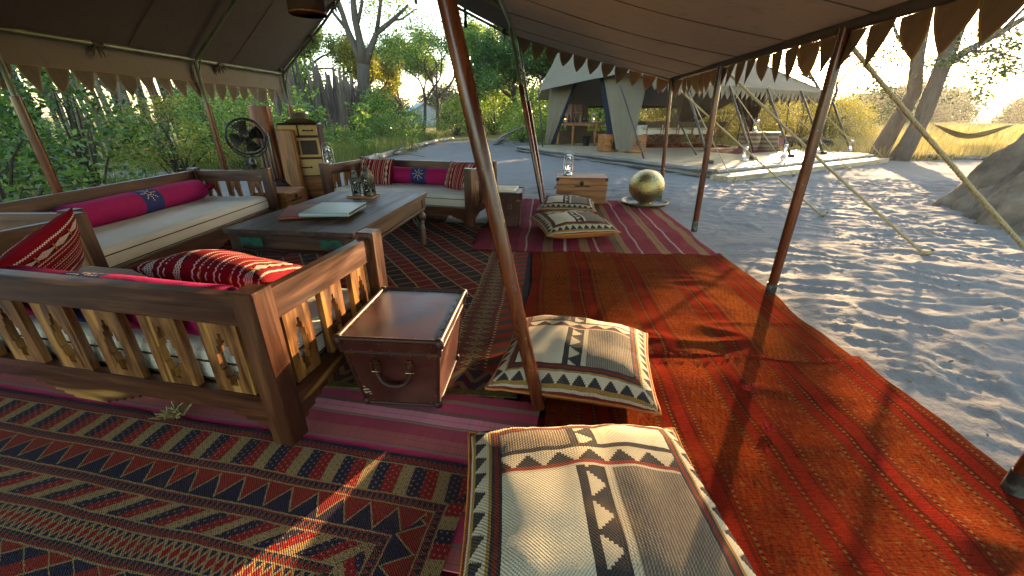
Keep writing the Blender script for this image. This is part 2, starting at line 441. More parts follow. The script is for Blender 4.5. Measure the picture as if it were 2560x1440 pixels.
def stripes_fn(stops, blend, dirt='#5c3424', ribs=520, herr=0, wid=1.8, dk=1.0, fine_cols=('#3a2a16', '#a8451c')):
    """stops across the rug (UV.x 0..1 over wid metres), UV.y in metres along it"""
    def f():
        uv0 = coord('UV'); u0, v0, _ = sep(uv0); uv = comb(u0 * wid, v0)
        wob = (noise(vscale(uv, (1.0, .8, 1)), 2.0, 2) - .5) * .03 + (noise(vscale(uv, (6, 60, 1)), 1.0, 2) - .5) * .006
        u = u0 + wob
        c = ramp(u, stops, 'CONSTANT')
        # thin woven pin stripes and dashed cords
        k1 = tri(u * 23.0); k2 = tri(u * 61.0 + .3)
        pm = sstep(noise(vscale(uv, (9, .5, 1)), 1.0, 2), .42, .58)
        c = mixc(lt(k1, .09) * .75 * pm, c, fine_cols[0]); c = mixc(lt(ab(k1 - .22), .04) * lt(fr(v0 * 70), .55) * .7 * pm, c, fine_cols[1]); c = mixc(lt(k2, .13) * .3 * (1 - pm), c, fine_cols[0])
        hz = lt(tri(v0 * 7 + tri(u0 * 26) * 1.1), .5) * sstep(noise(uv, 11, 3), .35, .6)
        c = mixc(hz * herr, c, dirt); dm = lt(ab(tri(u0 * 17 + .2) - .5) + ab(tri(v0 * 4.6) - .5), .42) * sstep(noise(uv, 5, 3), .40, .62); c = mixc(dm * herr * 1.3, c, '#431a0c'); c = mixc(sstep(noise(vscale(uv, (16, .9, 1)), 1.0, 3), .54, .66) * min(1, herr * 2), c, '#4a2a12')
        n = noise(uv, 2.2, 5, .65); weft = noise(vscale(uv, (7, 230, 1)), 1.0, 3, .7); warp = noise(vscale(uv, (260, 12, 1)), 1.0, 2, .6); fine = noise(uv, 330, 2, .7)
        c = mixc(sstep(n, .48, .75) * blend, c, dirt); c = mixc(sstep(weft, .42, .75) * .55 * dk, c, '#2a0f0a'); c = mixc(sstep(warp, .5, .8) * .16, c, fine_cols[1]); c = mixc(fine * .55 * dk, c, '#160806')
        return c, weft * 1.2 + fine * .8 + n * 1.0
    return f
P1, P2, P3, OL = '#dc4a70', '#e08c94', '#cc706c', '#96806c'
mat('rug_pink', stripes_fn([(0, P3), (.08, OL), (.10, P1), (.22, '#94545a'), (.24, P2), (.34, OL), (.355, P1), (.52, OL), (.535, '#b8645c'), (.62, '#b04854'), (.70, OL), (.72, P2), (.80, '#8a6058'), (.83, '#c05068'), (.90, OL), (.93, '#a84658')], .25, '#b87a76', 500, .0, .82, .45, ('#6a5048', '#d07a80')), rough=.95, spec=.1, bstr=.5, bdist=.005)
O1, O2, O3, O4 = '#a8240a', '#9a300a', '#8a140c', '#3a2c14'
def kilim_fn(per, pal, wid, off=0.0):
    A, A2, Rd, Wn, Ol, Cd, Lt = pal
    def f():
        uv0 = coord('UV'); u0, v0, _ = sep(uv0); uv = comb(u0 * wid + off, v0)
        x = u0 * wid + off + (noise(vscale(uv, (1.2, .9, 1)), 1.0, 2) - .5) * .07 + (noise(vscale(uv, (20, 50, 1)), 1.0, 2) - .5) * .006
        q = x / per; p = fr(q); hue = noise(comb(fl(q) * 3.7, v0 * .35), 1.0, 2); slub = noise(vscale(uv, (22, 150, 1)), 1.0, 3, .7); fine = noise(uv, 300, 2, .7); mot = noise(uv, 7, 3)
        cords = mixc(lt(fr(v0 * 46 + p * 3), .5), Cd, Lt)
        # brocaded band of small chevrons and diamonds
        ch = lt(fr(v0 * 13 + tri(x * 17) * 1.3), .5) * sstep(slub + mot * .6, .55, .95)
        br = mixc(sstep(hue, .35, .65), A, A2); br = mixc(ch * .75, br, Wn); br = mixc(lt(ab(tri(v0 * 5.5) - .5) + ab(tri(x * 8.5) - .5), .16) * .6, br, Lt)
        c = br
        for a, b in ((.40, cords), (.425, Rd), (.445, Ol), (.465, Rd), (.58, Cd), (.592, Rd), (.60, cords), (.625, Wn), (.665, Rd), (.81, Wn), (.845, Rd), (.86, Cd), (.872, A2), (.885, cords), (.91, Rd), (.94, Ol), (.955, br)): c = mixc(gt(p, a), c, b)
        hb = lt(fr(v0 * 60 + tri(x * 45)), .5); c = mixc(hb * .22, c, '#1c0a06')
        big = noise(uv, 1.6, 5, .65); c = mixc(sstep(big, .36, .70) * .5, c, mixc(.5, A2, Rd)); c = mixc(sstep(noise(vscale(uv, (1, 1, 1), (4, 8, 0)), 3.2, 4, .65), .5, .75) * .45, c, A); c = mixc(sstep(mot, .55, .75) * .35, c, '#3a1408')
        c = mixc(.24, c, '#5a3826'); c = mixc(sstep(slub, .45, .75) * .55, c, '#240c06'); c = mixc(fine * .4, c, '#140604')
        return c, slub * 1.6 + fine * 1.0 + big * .6 + hb * .25
    return f
mat('rug_red_front', kilim_fn(.36, ('#9a4014', '#803010', '#8c1a12', '#581212', '#4a3c1a', '#241c10', '#8a6a34'), 1.8), rough=1.0, spec=.0, bstr=.8, bdist=.008)
mat('rug_red_mid', kilim_fn(.43, ('#964a18', '#823a14', '#841c12', '#5c1812', '#503e1c', '#2a2010', '#946c34'), 1.8, 3.3), rough=1.0, spec=.0, bstr=.8, bdist=.008)
W_ = '#a08c80'
mat('rug_stripe_far', stripes_fn([(0, '#74162c'), (.07, '#7a3038'), (.10, '#6a1428'), (.19, '#80283a'), (.22, W_), (.23, '#78122a'), (.30, '#7c5a38'), (.34, '#78122a'), (.385, W_), (.395, '#7a1028'), (.45, '#86603a'), (.49, '#7a1428'), (.52, W_), (.53, '#7a1028'), (.60, '#5c4a2c'), (.63, '#86603a'), (.66, '#7c1226'), (.70, W_), (.71, '#7c1226'), (.78, '#8a643c'), (.82, '#7c1226'), (.86, W_), (.87, '#801426'), (.93, '#86603a'), (.97, '#7c1226')], .2, '#7a3a30', 800, .0, 2.46, .8, ('#3c0c18', '#8a3038')), rough=.95, spec=.1, bstr=.6, bdist=.008)
def rug_lattice():
    uv = coord('UV'); u0, v0, _ = sep(uv)
    wx = noise(uv, 2.0, 2) - .5; wy = noise(vscale(uv, (1, 1, 1), (5, 9, 0)), 2.0, 2) - .5
    u = u0 + wx * .05; v = v0 + wy * .05
    a = (u * .80 + v * .60) / .145; b = (u * .55 - v * .83) / .12
    la = ab(fr(a) - .5) * 2; lb = ab(fr(b) - .5) * 2
    par = fr(fl(a) * .5) * 2
    c = mixc(par, '#6e1c18', '#2b2423')
    h = lt(fr((u * .2 + v) * 46 + noise(uv, 40, 2)), .45); c = mixc(h * .55, c, '#1c1516')
    c = mixc(gt(mx(la, lb * .98), .90), c, '#8a6a44')
    # side border (right edge at u = W)
    W = 2.45; e = W - u
    B = mixc(lt(ab(tri(v * 7) - .5) + ab(fr(e * 7) - .5), .30), '#7a6040', '#6e2018'); B = mixc(lt(ab(ab(tri(v * 7) - .5) + ab(fr(e * 7) - .5) - .42), .07), B, '#2a2028'); B = mixc(lt(ab(tri(v * 14 + e * 9) - .5), .07), B, '#3a2a20'); B = mixc(gt(noise(uv, 60, 3), .58), B, '#3a2c24')
    S = mixc(lt(fr((v + e * .5) * 8.5), .5), '#8c2c18', '#443c34'); Lb = mixc(lt(tri(v * 30), .5), '#2a1c20', '#a08458')
    c = mixc(lt(e, .42), c, Lb); c = mixc(lt(e, .405), c, B); c = mixc(lt(e, .20), c, Lb); c = mixc(lt(e, .185), c, S); c = mixc(lt(e, .045), c, '#241a26')
    # near edge
    c = mixc(lt(v, .22), c, mixc(lt(ab(tri(u * 7) - fr(v * 9)), .22), mixc(gt(noise(uv, 26, 2), .5), '#4a1a1c', '#2c2838'), '#6a5238'))
    c = mixc(lt(v, .05), c, mixc(gt(noise(uv, 60, 2), .5), '#4c4020', '#665628'))
    wear = noise(uv, 2.0, 5, .65); fine = noise(uv, 240, 2, .6)
    c = mixc(sstep(wear, .48, .75) * .35, c, '#4c3626'); c = mixc(fine * .35, c, '#140e0c')
    return c, weave_h(u0, v0, 650) + fine * .8 + noise(uv, 5, 3) * 1.5
mat('rug_lattice', rug_lattice, rough=.95, spec=.1, bstr=.5, bdist=.006)
def rug_dark():
    uv = coord('UV'); u, v, _ = sep(uv)
    c = mixc(lt(tri(u * 9 + noise(uv, 6, 2) * .3), .5), '#2a1010', '#451512'); c = mixc(gt(noise(vscale(uv, (3, 20, 1)), 3, 3), .56), c, '#120b0c')
    c = mixc(lt(tri(v * 6), .1), c, '#5c4428')
    return c, noise(uv, 240, 2)
mat('rug_dark', rug_dark, rough=.95, spec=.1, bstr=.5, bdist=.006)
def rug_floral():
    uv = coord('UV'); u, v, _ = sep(uv)
    d = voro(uv, 11); c = mixc(lt(d, .3), '#54141a', '#6a2a22'); c = mixc(band(d, .3, .36), c, '#6e5634'); c = mixc(lt(d, .1), c, '#1c1c2a')
    c = mixc(lt(fr((u - v * .7) * 5), .3), c, '#1a1c2b'); c = mixc(lt(fr((u - v * .7) * 5 + .35), .25), c, '#8a6c40')
    return c, noise(uv, 240, 2)
mat('rug_floral', rug_floral, rough=.95, spec=.1, bstr=.5, bdist=.006)
CR, DK, GR, YL, TR_ = '#b3a589', '#33302f', '#66594c', '#8d6b34', '#6e2a20'
def kilim_cushion():
    uv = coord('UV'); u0, v0, _ = sep(uv)
    wv = (noise(uv, 5, 2) - .5) * .012
    u = u0 + wv; v = v0 + wv
    e = mn(mn(u, 1 - u), mn(v, 1 - v)); hor = lt(mn(v, 1 - v), mn(u, 1 - u)); s = sel(hor, u, v)
    rib = sin(u0 * 560) * .5 + .5; ribn = noise(vscale(uv, (170, 24, 1)), 1.0, 2)
    ribc = mixc(sstep(rib * .45 + ribn * .7, .3, .85), '#5c5046', '#857864')
    crc = mixc(noise(uv, 5, 4), '#b6aa8e', '#cbc0a4')
    vb = u - .48                                     # vertical band at u=.48..57, horizontal band v=.60..0.70
    q = gt(u, .52); top = gt(v, .65)
    qr = ab(q - top)                                # 1 in TL / BR
    c = mixc(qr, crc, ribc)
    zig = lt(fl(tri(v * 8.0) * 6) / 6, (u - .465) / .075)
    V = mixc(zig, CR, DK); V = mixc(gt(u, .545), V, CR); V = mixc(band(u, .43, .465), V, DK)
    c = mixc(band(u, .43, .575), c, V)
    zh = lt((v - .615) / .07, fl(tri(u * 8.0) * 6) / 6)
    H_ = mixc(zh, CR, DK); H_ = mixc(gt(v, .69), H_, DK); H_ = mixc(lt(v, .615), H_, '#7a2c22'); H_ = mixc(lt(v, .597), H_, CR)
    c = mixc(band(v, .585, .715), c, H_)
    # border
    zb = lt((e - .03) / .055, fl(tri(s * 11) * 6) / 6)
    Bd = mixc(zb, CR, DK); Bd = mixc(lt(e, .03), Bd, YL); Bd = mixc(lt(e, .018), Bd, CR); Bd = mixc(lt(e, .010), Bd, TR_)
    Bd = mixc(gt(e, .088), Bd, YL); Bd = mixc(gt(e, .10), Bd, DK); Bd = mixc(gt(e, .112), Bd, TR_); Bd = mixc(gt(e, .128), Bd, DK)
    c = mixc(lt(e, .14), c, Bd)
    fine = noise(uv, 300, 2, .6); n = noise(uv, 4, 4)
    c = mixc(fine * .3, c, '#2a2018'); c = mixc(sstep(n, .5, .8) * .3, c, '#8a7048')
    return c, sin(u0 * 500) * sin(v0 * 500) * .5 + rib * qr * .6 + fine * .5 + noise(uv, 7, 3) * 2
mat('kilim_cushion', kilim_cushion, rough=.95, spec=.1, bstr=.5, bdist=.006)
def berber():
    uv = coord('UV'); u, v, _ = sep(uv); c = mixc(noise(uv, 6, 3), '#6a0614', '#7c0c1e')
    WH, OR, BK = '#cbbfae', '#a5581a', '#140c0e'
    def line(c, p, w_, k, a): return mixc(lt(ab(u - p - (tri(v * k) - .5) * a), w_), c, WH)
    def dash(c, p, w_, k, col): return mixc(lt(ab(u - p), w_) * lt(fr(v * k), .5), c, col)
    def big(c, p, w_):
        t = tri(v * 4.5); c = mixc(lt(ab(u - p), w_) , c, mixc(lt(ab(u - p) / w_, .25 + t * .75), BK, mixc(gt(sin(v * 330) * sin(u * 330), -.2), CRIM, WH)))
        return mixc(lt(ab(u - p), w_) * lt(fr(v * 4.5 + .46), .09), c, OR)
    for p in (.07, .21, .46, .62, .80, .95): c = line(c, p, .0055, 36, .012)
    for p in (.25, .56, .66): c = dash(c, p, .0045, 30, WH)
    for p in (.51, .74): c = dash(c, p, .010, 22, OR)
    for p in (.505, .745): c = dash(c, p, .005, 40, WH)
    c = big(c, .135, .036); c = big(c, .87, .036); c = big(c, .345, .026)
    fine = noise(uv, 200, 2); c = mixc(fine * .25, c, '#2a0408')
    return c, fine + noise(uv, 6, 3) * 1.5
mat('berber_cushion', berber, rough=.95, spec=.1, bstr=.5, bdist=.006)
def bolster():
    uv = coord('UV'); u, v, _ = sep(uv)            # u angle 0..1, v metres along
    c = mixc(noise(coord('Object'), 5, 4), '#7c0c3e', '#971654')
    c = mixc(lt(ab(v), .115), c, mixc(noise(coord('Object'), 8, 3), '#23264e', '#2e3160'))
    x = v; y = (u - .5) * .7
    r = m('SQRT', x * x + y * y); an = m('ARCTAN2', y, x)
    spoke = lt(ab(fr(an * (8 / 6.2832) + .5) - .5) * r * .78, .0055) * lt(fr(r * 52), .5) * lt(r, .085) * gt(r, .012)
    c = mixc(spoke, c, '#c9b98f')
    return c, noise(coord('Object'), 7, 4) + noise(coord('Object'), 40, 2) * .2
mat('bolster_cloth', bolster, rough=.85, spec=.15, bstr=.5, bdist=.02)

# ---- landscape
def sand_fn():
    v = coord('Object'); s = attr('sandmask')
    n = noise(v, 1.2, 4); f = noise(v, 55, 3, .7); g_ = noise(v, 6, 5, .6)
    c = mixc(n, '#6d6862', '#7b766f'); c = mixc(sstep(g_, .6, .75) * .35, c, '#5a544d'); c = mixc(sstep(f, .58, .70) * .5, c, '#494239'); c = mixc(sstep(noise(v, 160, 2, .6), .6, .7) * .3, c, '#3c362f')
    gr = ramp(noise(v, .5, 5, .65), [(.3, '#5b5a30'), (.5, '#7c7240'), (.7, '#9a8650')])
    gr = mixc(sstep(noise(v, 9, 3), .45, .7) * .5, gr, '#4a4a2a')
    c = mixc(sstep(s + (g_ - .5) * .5, .4, .6), gr, c)
    return c, noise(v, 9, 4, .6) * 1.0 + f * .15
mat('sand', sand_fn, rough=.95, spec=.1, bstr=.5, bdist=.03)
def leaf(name, stops, tr=.45, tint=(1.0, 1.0, .55, 1), rough=.5):
    def f():
        r = island(); n = noise(coord('Object'), 1.1, 3)
        return ramp(r * .65 + n * .35, stops)
    return mat(name, f, rough=rough, spec=.35, translucent=(tr, tint))
leaf('leaf_dark', [(.2, '#2e4724'), (.5, '#4a682f'), (.8, '#6e8a40')], rough=.32)
leaf('leaf_mid', [(.2, '#42602a'), (.5, '#6a883c'), (.8, '#92a548')], rough=.4)
leaf('leaf_yellow', [(.2, '#4a5420'), (.5, '#74782c'), (.8, '#978f3c')], .5)
leaf('leaf_golden', [(.2, '#4a5220'), (.5, '#6f7228'), (.8, '#948838')], .5, (1.0, .92, .45, 1))
leaf('leaf_sparse', [(.2, '#2c3c1a'), (.5, '#44562a'), (.8, '#5c6a34')], .18)
leaf('leaf_far', [(.2, '#2b3a1e'), (.5, '#3d4e2a'), (.8, '#546234')], .06, rough=.9)
leaf('grass_green', [(.2, '#3f5226'), (.5, '#66743a'), (.8, '#8c8a52')], .5)
leaf('grass_dry', [(.2, '#6e6534'), (.5, '#8f8452'), (.8, '#a89b6a')], .42, (1.0, .96, .72, 1))
mat('bark', lambda: (mixc(noise(vscale(coord('Object'), (6, 6, 1.2)), 2.5, 5, .65), '#2a2520', '#5f564c'), noise(vscale(coord('Object'), (9, 9, 1.3)), 3, 5, .7)), rough=.95, spec=.1, bstr=1.0, bdist=.05)
mat('bark_pale', lambda: (mixc(noise(vscale(coord('Object'), (6, 6, 1.2)), 2.5, 5, .65), '#332d28', '#6d6358'), noise(vscale(coord('Object'), (9, 9, 1.3)), 3, 5, .7)), rough=.95, spec=.1, bstr=1.0, bdist=.05)
mat('stake', lambda: (mixc(mixc(orand(), '#26221f', '#6a5f54'), '#4a433c', '#2c2724') if False else mixc(noise(vscale(offs(coord('Object')), (14, 14, 1.1)), 1.6, 4), mixc(orand(), '#241f1c', '#453a32'), mixc(orand(), '#5c544c', '#8a7a68')), noise(vscale(coord('Object'), (20, 20, 1.5)), 2, 4)), rough=.95, spec=.1, bstr=.8, bdist=.02)
mat('termite_clay', lambda: (ramp(noise(coord('Object'), 2.4, 6, .65), [(.3, '#51463b'), (.55, '#776958'), (.75, '#92836f')]), noise(vscale(coord('Object'), (1, 1, .45)), 5, 7, .7)), rough=.95, spec=.05, bstr=1.0, bdist=.06)
mat('litter', lambda: mixc(island(), '#4a3a26', '#7a6a3a'), rough=.9)
M = MATS
# ------------------------------------------------------------------ ground
def axis_pts(lo, a, b, hi, step, grow=1.16):
    p = list(np.arange(a, b, step)); x = p[-1]; s = step
    while x < hi: s *= grow; x += s; p.append(x)
    x = p[0]; s = step; q = []
    while x > lo: s *= grow; x -= s; q.append(x)
    return np.array(q[::-1] + p)
def land_h(Xg, Yg):
    th = R(-14); p = Xg * -math.sin(th) + Yg * math.cos(th); q = Xg * math.cos(th) + Yg * math.sin(th)
    wx = vnoise(q * 1.1, p * 1.1, 3) - .5; wy = vnoise(q * 1.3 + 9, p * 1.3, 4) - .5
    n1 = vnoise(q * 3.6 + wx * 2.8, p * 7.6 + wy * 3.2, 11); r1 = 1 - np.abs(2 * n1 - 1)
    n2 = vnoise(q * 7.5 + wy * 3, p * 13.5 + wx * 4, 12); r2 = 1 - np.abs(2 * n2 - 1)
    n3 = vnoise(Xg * .8, Yg * .8, 13); n4 = vnoise(q * 1.9, p * 2.9, 17)
    amp = .55 + .75 * vnoise(Xg * .55 + 4, Yg * .55, 19)
    rp = .034 * amp * r1 ** 2.8 + .012 * r2 ** 2.4 + .022 * (n4 - .5) + .05 * (n3 - .5) - .014 * np.clip(n1 * 2 - 1.2, 0, 1)
    inside = np.clip((Xg - (1.80 + .09 * Yg)) / .30, 0, 1); far_ = np.clip((Yg - 6.55) / .5, 0, 1); lef = np.clip((-4.6 - Xg) / .5, 0, 1)
    out = np.maximum(np.maximum(inside, far_), lef); out = out * out * (3 - 2 * out)
    dist = np.sqrt(Xg ** 2 + Yg ** 2); fade = np.clip(1.25 - dist / 90, .0, 1)
    return -.022 * (1 - out) + out * (rp * fade - .018)
def sand_mask(Xg, Yg):
    def s(v, w=.5): return np.clip(v / w * .5 + .5, 0, 1)
    wob = (vnoise(Xg * .5, Yg * .5, 31) - .5) * 2.2
    A = np.minimum(s(Xg + 6.6 + wob), s(9.2 - Yg + wob))
    B = np.minimum(np.minimum(s(Xg + 4.3 + wob * .3), s(20 - Xg)), s(13.4 + wob * .4 - Yg + np.clip(8 - Xg, 0, 2.5)))
    C = np.minimum(np.minimum(s(Xg + 4.3 + wob * .3), s(1.6 - Xg)), s(24 - Yg))
    D = np.minimum(s(.8 - np.abs(Yg - 9.9 - .15 * (Xg + 9)) + wob * .2), s(-5 - Xg))
    P = s(.6 - np.abs(Yg - 30 + .1 * Xg) + wob * .3) * (Xg > -6) * (Xg < 2)
    Q = np.minimum(s(.9 - np.abs(Yg - 15.2) + wob * .3), s(Xg - 12.8))
    return np.maximum.reduce([A, B, C, D, P, Q])
gx = axis_pts(-420, -4.5, 1.5, 420, .12, 1.2); gx = np.concatenate([gx[gx < 1.6], axis_pts(1.6, 1.6, 7.6, 420, .028, 1.10)])
gx = np.unique(np.round(gx, 4)); gy = axis_pts(-60, .4, 8.6, 900, .026, 1.085)
Xg, Yg = np.meshgrid(gx, gy, indexing='ij'); Zg = land_h(Xg, Yg)
nx, ny = len(gx), len(gy); idx = np.arange(nx * ny).reshape(nx, ny)
gf = np.stack([idx[:-1, :-1], idx[1:, :-1], idx[1:, 1:], idx[:-1, 1:]], -1).reshape(-1, 4)
gme = npmesh('ground', np.stack([Xg, Yg, Zg], -1).reshape(-1, 3), gf, M['sand'], True)
at = gme.attributes.new('sandmask', 'FLOAT', 'POINT'); at.data.foreach_set('value', sand_mask(Xg, Yg).astype(np.float32).ravel())
tag(put('ground', gme), 'pale rippled sand around the camp running out into grassland', None, None, 'structure')
def gz(x, y): return float(land_h(np.array([float(x)]), np.array([float(y)]))[0])

# ------------------------------------------------------------------ rugs
def rug(name, label, p00, ex, ey, L, W_, z, mt, uvf, amp=.004, seed=0, nu=60, nv=60, wr=None, edge=.004):
    """p00 corner, ex/ey unit axes (2D), L along ex, W along ey"""
    mb = MB(); exv = Vector((ex[0], ex[1], 0)); eyv = Vector((ey[0], ey[1], 0)); o = Vector((p00[0], p00[1], 0))
    def pos(a, b):
        u = a * L; v = b * W_
        eu = (mnoise.noise((v * 2.2, seed * 3.3, 1)) * edge * 2.5) * (1 if a in (0, 1) else 0)
        ev = (mnoise.noise((u * 2.2, seed * 5.1, 2)) * edge * 2.5) * (1 if b in (0, 1) else 0)
        p = o + exv * (u + eu) + eyv * (v + ev)
        h = z + amp * (mnoise.noise((p.x * 2.6, p.y * 2.6, seed)) + .5 * mnoise.noise((p.x * 6, p.y * 6, seed + 5)) + 1.0)
        if wr: h += wr(p.x, p.y) * max(0, min(1, min(u, L - u, v, W_ - v) / .14))
        return Vector((p.x, p.y, h))
    mb.grid(pos, nu, nv, lambda a, b: uvf(a * L, b * W_))
    # skirt (thickness)
    for seq in ([(i / nu, 0) for i in range(nu + 1)], [(1, j / nv) for j in range(nv + 1)], [(1 - i / nu, 1) for i in range(nu + 1)], [(0, 1 - j / nv) for j in range(nv + 1)]):
        for (a, b), (c, d) in zip(seq, seq[1:]):
            p = pos(a, b); q = pos(c, d); k = len(mb.v); dz = Vector((0, 0, .007))
            mb.v += [tuple(p), tuple(q), tuple(q - dz), tuple(p - dz)]
            mb.face((k + 3, k + 2, k + 1, k), [uvf(a * L, b * W_)] * 4)
    ob = mb.build(name, M[mt], smooth=True, ang=50)
    return tag(ob, label, 'rug')
def ax(deg): c, s = math.cos(R(deg)), math.sin(R(deg)); return (c, s), (-s, c)
e11, f11 = ax(-11.3); e5, f5 = ax(-4.8)
rug('kilim_rug', 'dark striped rug under the left daybed and the low table', (-4.3, 1.7), (1, 0), (0, 1), 3.4, 5.3, .004, 'rug_dark', lambda u, v: (u, v), .002, 1, 16, 24)
rug('kilim_rug', 'dark red floral rug showing under the lower left corners of the front floor cushions', (-.62, -.4), e5, f5, 1.2, 2.1, .005, 'rug_floral', lambda u, v: (u, v), .002, 2, 16, 24)
rug('kilim_rug', 'pink kilim with thin grey stripes under the carved legs of the front daybed', (-3.55, 1.45), e11, f11, 3.6, .82, .009, 'rug_pink', lambda u, v: (v / .82, u), .004, 3, 70, 20)
rug('kilim_rug', 'dark red kilim with a diamond lattice under the low table', (-2.42, 1.80), e5, f5, 2.45, 3.45, .014, 'rug_lattice', lambda u, v: (u, v), .004, 4, 50, 70)
rug('kilim_rug', 'navy, red and beige patterned rug of zigzag bands in the front left corner', (-.135 - 2.6 * e11[0] - 1.5 * f11[0], 1.165 - 2.6 * e11[1] - 1.5 * f11[1]), e11, f11, 2.6, 1.5, .017, 'rug_banded', lambda u, v: (u, 1.5 - v), .006, 5, 90, 60)
er, fr_ = ax(-4.6)
def wr_mid(x, y):
    k = math.exp(-((x - .75) ** 2 + (y - 2.9) ** 2) / .9)
    rp = max(0, 1 - abs(mnoise.noise((x * 1.5 + 3, y * 4.5 + x * .5, 4.2))) * 3.2) ** 2 * max(0, .3 + mnoise.noise((x * 1.1, y * 1.3, 7)))
    return rp * .035 * (.35 + k)
def wr_far(x, y): return max(0, 1 - abs(mnoise.noise((x * 3.2 - y * 1.2, y * .9 + x * .3, 8.2))) * 3) ** 2 * max(0, .25 + mnoise.noise((x, y, 3))) * .04
def wr_front(x, y): return max(0, 1 - abs(mnoise.noise((x * 1.1 + y * .4, y * 2.2 - x * .6, 21))) * 4) ** 2 * .012 + max(0, mnoise.noise((x * 2.0, y * 4.0, 14))) * .02 + 0
rug('kilim_rug', 'long orange red kilim with thin dark stripes in the front right corner', (-.035, -.9), er, fr_, 1.80, 3.02, .012, 'rug_red_front', lambda u, v: (u / 1.80, v), .011, 6, 70, 110, wr_front, .012)
rug('kilim_rug', 'rumpled orange red kilim lying between the front and the far right kilims', (.07, 2.035), er, fr_, 1.885, 1.94, .0175, 'rug_red_mid', lambda u, v: (u / 1.80, v), .011, 6, 90, 100, wr_mid, .02)
rug('kilim_rug', 'crimson kilim with thin white stripes under the brass globe', (-.42, 3.93), er, fr_, 2.46, 2.75, .023, 'rug_stripe_far', lambda u, v: (u / 2.46, v), .011, 6, 90, 80, wr_far, .02)
# frayed yarn tufts on the seam between the two right kilims
def tuft(p, n, cm, name, lab, seed, sc=1.0):
    r = random.Random(seed); mb = MB()
    for i in range(n):
        a = r.uniform(0, 6.28); d = Vector((math.cos(a), math.sin(a), r.uniform(.3, 1.1))); b = Vector((r.uniform(-.02, .02), r.uniform(-.012, .012), 0)) * sc
        mb.tube([b, b + d * .012 * sc, b + d * .02 * sc + Vector((0, 0, -.004))], [.0022 * sc, .002 * sc, .001 * sc], 4, False)
    return tag(mb.build(name, M[cm], loc=p), lab, 'yarn')
mat('yarn_red', '#9c1c10', rough=.95); mat('yarn_straw', '#8c7a4c', rough=.95)
tuft((1.18, 1.63, .045), 34, 'yarn_red', 'yarn_tuft', 'larger frayed red yarn tuft on the front right kilim', 1, 1.3)
tuft((1.12, 1.36, .04), 26, 'yarn_red', 'yarn_tuft', 'smaller frayed red yarn tuft on the front right kilim, the nearer one', 2, 1.1)
tuft((-1.56, 1.455, .032), 50, 'yarn_straw', 'yarn_tuft', 'straw coloured fringe tuft at the edge of the front left rug', 3, 2.2)
fr_mb = MB(); rr = random.Random(5)
for i in range(110):
    x = rr.uniform(.5, 1.85); y = 2.035 - .08 * (x - .155) + rr.uniform(-.012, .012)
    fr_mb.tube([(x, y, .035), (x + rr.uniform(-.01, .01), y - rr.uniform(.004, .012), .042 + rr.uniform(0, .006)), (x + rr.uniform(-.012, .012), y - rr.uniform(.008, .022), .034)], [.0022, .002, .001], 3, False)
tag(fr_mb.build('fringe', M['yarn_red']), 'red fringe along the seam of the two right hand kilims', 'fringe', None, 'stuff')

# ------------------------------------------------------------------ lounge tent
T = thing('lounge_tent', 'open brown canvas lounge tent with scalloped edges over the daybeds', 'tent')
tv = Vector((.08, .9968, 0))
GL = Vector((-3.88, 7.6, 1.97)); GR = Vector((-2.1, 7.35, 3.52)); GJ = Vector((.06, 6.97, 2.40)); GE = Vector((2.42, 6.8, 1.82))
EJ = Vector((.095, .9955, 0))
def panel(a, b, da, db, ln, sag, name, mt, nu=24, nv=14, seed=0):
    mb = MB()
    def pos(i, j):
        p = a.lerp(b, j) - (da.lerp(db, j)) * (ln * i)
        s = -sag * math.sin(math.pi * j) * (.6 + .4 * math.sin(i * ln * 1.7 + seed)) + .012 * mnoise.noise((i * ln * 1.2, j * 3, seed))
        return p + Vector((0, 0, s))
    mb.grid(pos, nu, nv)
    for seam in (.33, .66):
        pass
    n0 = len(mb.v); 
    base = list(mb.v); mb.v += [(x, y, z + .006) for x, y, z in base]
    for f in list(mb.f): mb.face([k + n0 for k in f][::-1])
    return mb.build(name, M[mt], T, smooth=True)
panel(GL, GR, tv, tv, 10.0, .05, 'roof_panel', 'canvas_roof', 30, 14, 1)
panel(GR, GJ, tv, tv, 10.0, .04, 'roof_panel', 'canvas_roof', 30, 14, 2)
panel(GJ, GE, tv, EJ, 9.0, .06, 'roof_panel', 'canvas_fly', 30, 14, 3)
def seam(name, pts, r=.004, mt='canvas_trim'):
    mb = MB(); mb.tube(pts, r, 4); return mb.build(name, M[mt], T)
for k in (.6, 1.5, 2.4, 3.3, 4.2, 5.1, 6.0):
    a = GJ - tv * k; b = GE - EJ * k
    mb = MB(); mb.tube([a.lerp(b, i / 10) + Vector((0, 0, -.004 - .06 * math.sin(math.pi * i / 10) * (.6 + .4 * math.sin(k * 1.7 + 3)))) for i in range(11)], .0035, 4); mb.build('seam', M['canvas_roof'], T)
for k in (1.2, 2.7, 4.2):
    a = GL - tv * k; b = GR - tv * k
    mb = MB(); mb.tube([a.lerp(b, i / 10) + Vector((0, 0, -.004 - .05 * math.sin(math.pi * i / 10) * (.6 + .4 * math.sin(k * 1.7 + 1)))) for i in range(11)], .0035, 4); mb.build('seam', M['canvas_roof'], T)
